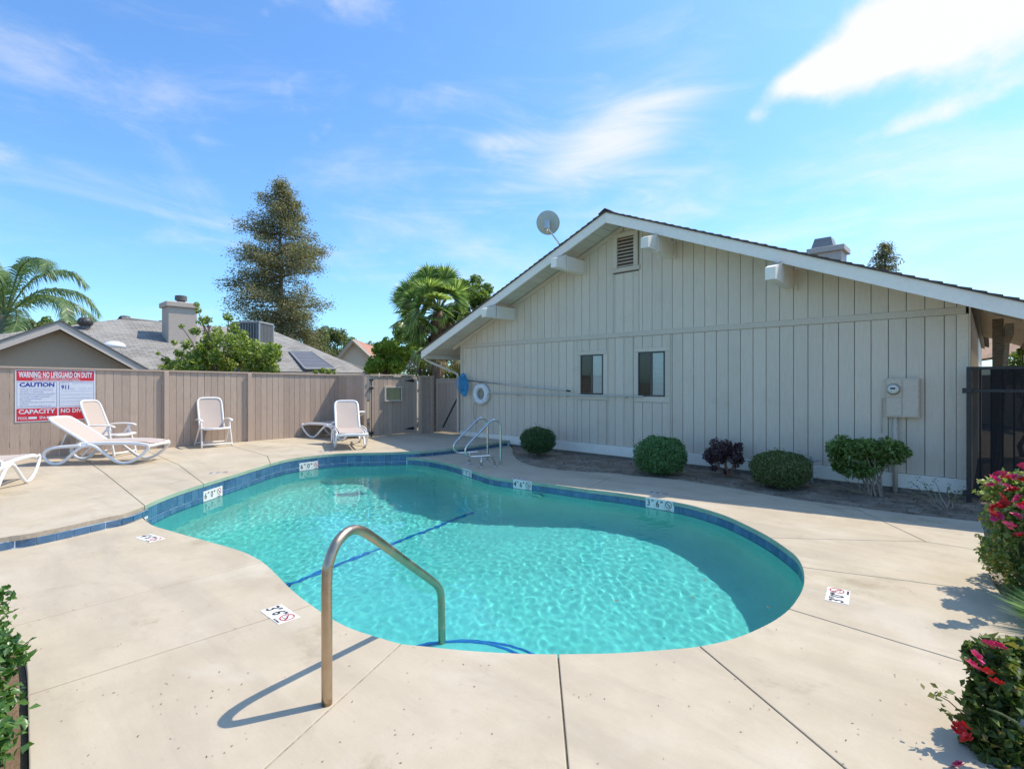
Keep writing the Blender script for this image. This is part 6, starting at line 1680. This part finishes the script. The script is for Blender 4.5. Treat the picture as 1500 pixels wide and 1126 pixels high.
specs = [(((0, 0), (30, -62), (60, -78), (88, -72), (96, -52)), -.6), (((0, 0), (38, -22), (72, -28), (100, -14), (112, 12)), -.3), (((0, 0), (12, -55), (14, -85), (22, -84), (34, -66)), .6), (((0, 0), (-10, -60), (-40, -85), (-70, -70), (-85, -40)), .2),
         (((0, 0), (-40, -30), (-80, -20), (-110, 10), (-115, 30)), -.5), (((0, 0), (20, -30), (45, -30), (62, -10), (70, 20)), 1.4), (((0, 0), (22, -45), (44, -55), (66, -42), (78, -16)), -1.6), (((0, 0), (2, -60), (-6, -95), (-20, -100), (-34, -85)), -1), (((0, 0), (-20, -30), (-45, -20), (-60, 10), (-62, 30)), 1.0), (((0, 0), (28, -8), (52, 2), (66, 22), (72, 44)), -1.0), (((0, 0), (18, -50), (34, -70), (54, -74), (66, -56)), .9), (((0, 0), (-14, -40), (-30, -52), (-46, -48), (-56, -24)), -1.2), (((0, 0), (30, -35), (56, -44), (80, -36), (92, -8)), .8), (((0, 0), (8, -35), (20, -50), (34, -46), (44, -20)), -1.8)]
for s_, dep in specs:
    pts = smooth_path([px_vec(x, y, dep*i*.5, D_)+Vector((0, 0, ch_)) for i, (x, y) in enumerate(s_)], 6)
    fo = MB().tube(pts, [.035*(1-.8*i/(len(pts)-1)) for i in range(len(pts))], 5).build('frond', painted('frond_rib', C3(.16, .20, .07), .2, .6), qp, smooth=True)
    mb = MB(); leaflets(mb, pts, .80, .024, .75, .5, 96); mb.build('leaflets', PALM, fo)
# ---- fan palm
D_ = 19.5
FAN = leaf_mat('fan_leaf', [(.10, .16, .05), (.23, .32, .10), (.50, .56, .30)], .5, .3, .5)
FAND = leaf_mat('dead_fan', [(.12, .09, .05), (.22, .16, .09), (.34, .27, .17)], .15, .8, .2)
cen = atD(641, 456, D_); fp = thing('fan_palm', 'fan palm with stiff round fronds and a shaggy brown trunk by the roof corner', 'palm tree', (cen.x, cen.y, GZ)); ch_ = cen.z-GZ
MB().tube(smooth_path([(0, 0, -.1), (0, 0, ch_*.5), (0, 0, ch_)], 5), [.17]*7+[.22, .26, .26, .16], 12).build('trunk', painted('palm_fibre', C3(.15, .095, .06), .4, .95), fp, smooth=True)
shag = MB()
for i in range(900):
    a = NR.uniform(0, 6.28); z = ch_-NR.uniform(.1, 2.4); r = .24+.14*max(0, 1-(ch_-z)/1.8); p0_ = Vector((math.cos(a)*r*.8, math.sin(a)*r*.8, z)); e = p0_+Vector((math.cos(a)*.10, math.sin(a)*.10, -NR.uniform(.12, .35))); sd = Vector((-math.sin(a), math.cos(a), 0))*.018
    shag.add([p0_-sd, p0_+sd, e], [(0, 1, 2)])
shag.build('fibre', leaf_mat('palm_shag', [(.09, .05, .035), (.20, .11, .07), (.34, .22, .14)], .1, .9, .1), fp, kind='stuff')
def fan(px, py, dep, rpx, roll, spread, mat, droop=.15, face=None):
    hub = px_vec((px-641)*.86, (py-452)*.86, dep*.9, D_)+Vector((0, 0, ch_)); r = rpx*.86/754*D_
    st = Vector((0, 0, ch_-.05))
    rib = MB().tube(smooth_path([st, st.lerp(hub, .5)+Vector((0, 0, .12)), hub], 4), [.022]*5+[.016]*4, 5).build('frond', painted('palm_petiole', C3(.15, .20, .06), .2, .5), fp, smooth=True)
    ax = (hub-st).normalized(); side = ax.cross(fr_f*-1 if NR.rand() < .7 else Vector((0, 0, 1))); side = side.normalized() if side.length > .25 else fr_r.copy(); up = side.cross(ax)
    if face is not None: side = (side*math.cos(face)+up*math.sin(face)).normalized()
    n = 30; mb = MB(); nrm = side.cross(ax)
    for k in range(n):
        a = -spread/2+spread*k/(n-1)+NR.uniform(-.02, .02); d = ax*math.cos(a)+side*math.sin(a); l = r*NR.uniform(.88, 1.05)*(1-.12*abs(a)/spread)
        q = (side*math.cos(a)-ax*math.sin(a))*(l*.045+.006)
        m1 = hub+d*l*.5+nrm*.03; e = hub+d*l+Vector((0, 0, -droop*l)); o1 = hub+d*l*.08
        mb.add([o1-q*.25, o1+nrm*.015, o1+q*.25, m1+q-nrm*.02, m1+nrm*.02, m1-q-nrm*.02, e], [(0, 1, 4, 5), (1, 2, 3, 4), (5, 4, 6), (4, 3, 6)])
    mb.build('fan_blade', mat, rib)
for q in ((592, 412, .4, 24, 1), (600, 430, -.6, 38, 1), (606, 460, -.9, 34, 1), (585, 450, .6, 28, 1), (625, 405, .5, 30, 1), (655, 400, -.3, 34, 1), (668, 418, .6, 30, 1), (676, 440, -.4, 26, 1), (684, 455, .5, 22, 1), (630, 425, -1.1, 34, 1), (655, 430, -1.1, 30, 1), (612, 480, -.4, 30, 1), (618, 500, .3, 26, 1), (640, 412, 1.0, 30, 1), (597, 492, .1, 24, 1), (672, 470, .3, 22, 1), (665, 400, .9, 24, 1), (590, 432, 0, 34, 1), (612, 415, -.2, 36, 1), (640, 398, .2, 36, 1), (624, 448, -1.4, 36, 1), (648, 452, -1.3, 34, 1), (606, 475, .8, 32, 1), (668, 432, -1.0, 32, 1), (633, 478, -1.2, 26, 1), (600, 505, -.4, 26, 1), (588, 470, -.2, 30, 1), (660, 460, -.9, 26, 1)):
    fan(*q[:4], 0, R(NR.uniform(150, 230)), FAN, NR.uniform(.0, .22), NR.uniform(-.5, .5))
for q in ((622, 455, -1.6, 30), (650, 440, -1.7, 30), (636, 425, -1.5, 32), (662, 462, -1.4, 26), (608, 440, -1.2, 32), (640, 470, -1.6, 24), (676, 425, -.8, 30), (628, 400, -.6, 34), (650, 405, 1.2, 32), (615, 418, 1.2, 30), (640, 436, -.7, 26), (630, 450, -.9, 24), (640, 445, .5, 34)):
    fan(q[0], q[1], q[2], q[3], 0, R(NR.uniform(190, 260)), FAN, NR.uniform(.05, .25), NR.uniform(-.4, .4))
for q in ((628, 470, -.3, 20), (655, 475, -.3, 20), (632, 490, .2, 20), (650, 492, -.2, 18)):
    fan(*q, 0, R(120), FAND, .5, NR.uniform(-.6, .6))
# low palm clump under the eave
cen = atD(640, 530, 17.5); lp = thing('low_palm', 'low clump of pale drooping palm fronds under the left eave', 'palm tree', (cen.x, cen.y, GZ))
mb = MB(); mg = MB()
for i in range(26):
    a = NR.uniform(0, 6.28); L = NR.uniform(.7, 1.25); z0 = cen.z-GZ-.2
    hub = Vector((math.cos(a)*L*.6, math.sin(a)*L*.6, z0+NR.uniform(.1, .6)))
    dd_ = hub-Vector((0, 0, z0)); ax = dd_.normalized(); side = ax.cross(Vector((0, 0, 1))).normalized()
    tgt = mg if i % 2 else mb
    for k in range(18):
        an = -1.3+2.6*k/17; d = ax*math.cos(an)+side*math.sin(an); l = .62; q = (side*math.cos(an)-ax*math.sin(an))*.018
        m1 = hub+d*l*.5; e = hub+d*l*.8+Vector((0, 0, -l*.7)); tgt.add([hub, m1+q, e, m1-q], [(0, 1, 2, 3)])
mb.build('dry_fronds', FAND, lp, kind='stuff'); mg.build('green_fronds', FAN, lp, kind='stuff')
MB().tube([(0, 0, -.1), (0, 0, cen.z-GZ)], .16, 10).build('trunk', M_BARK, lp)
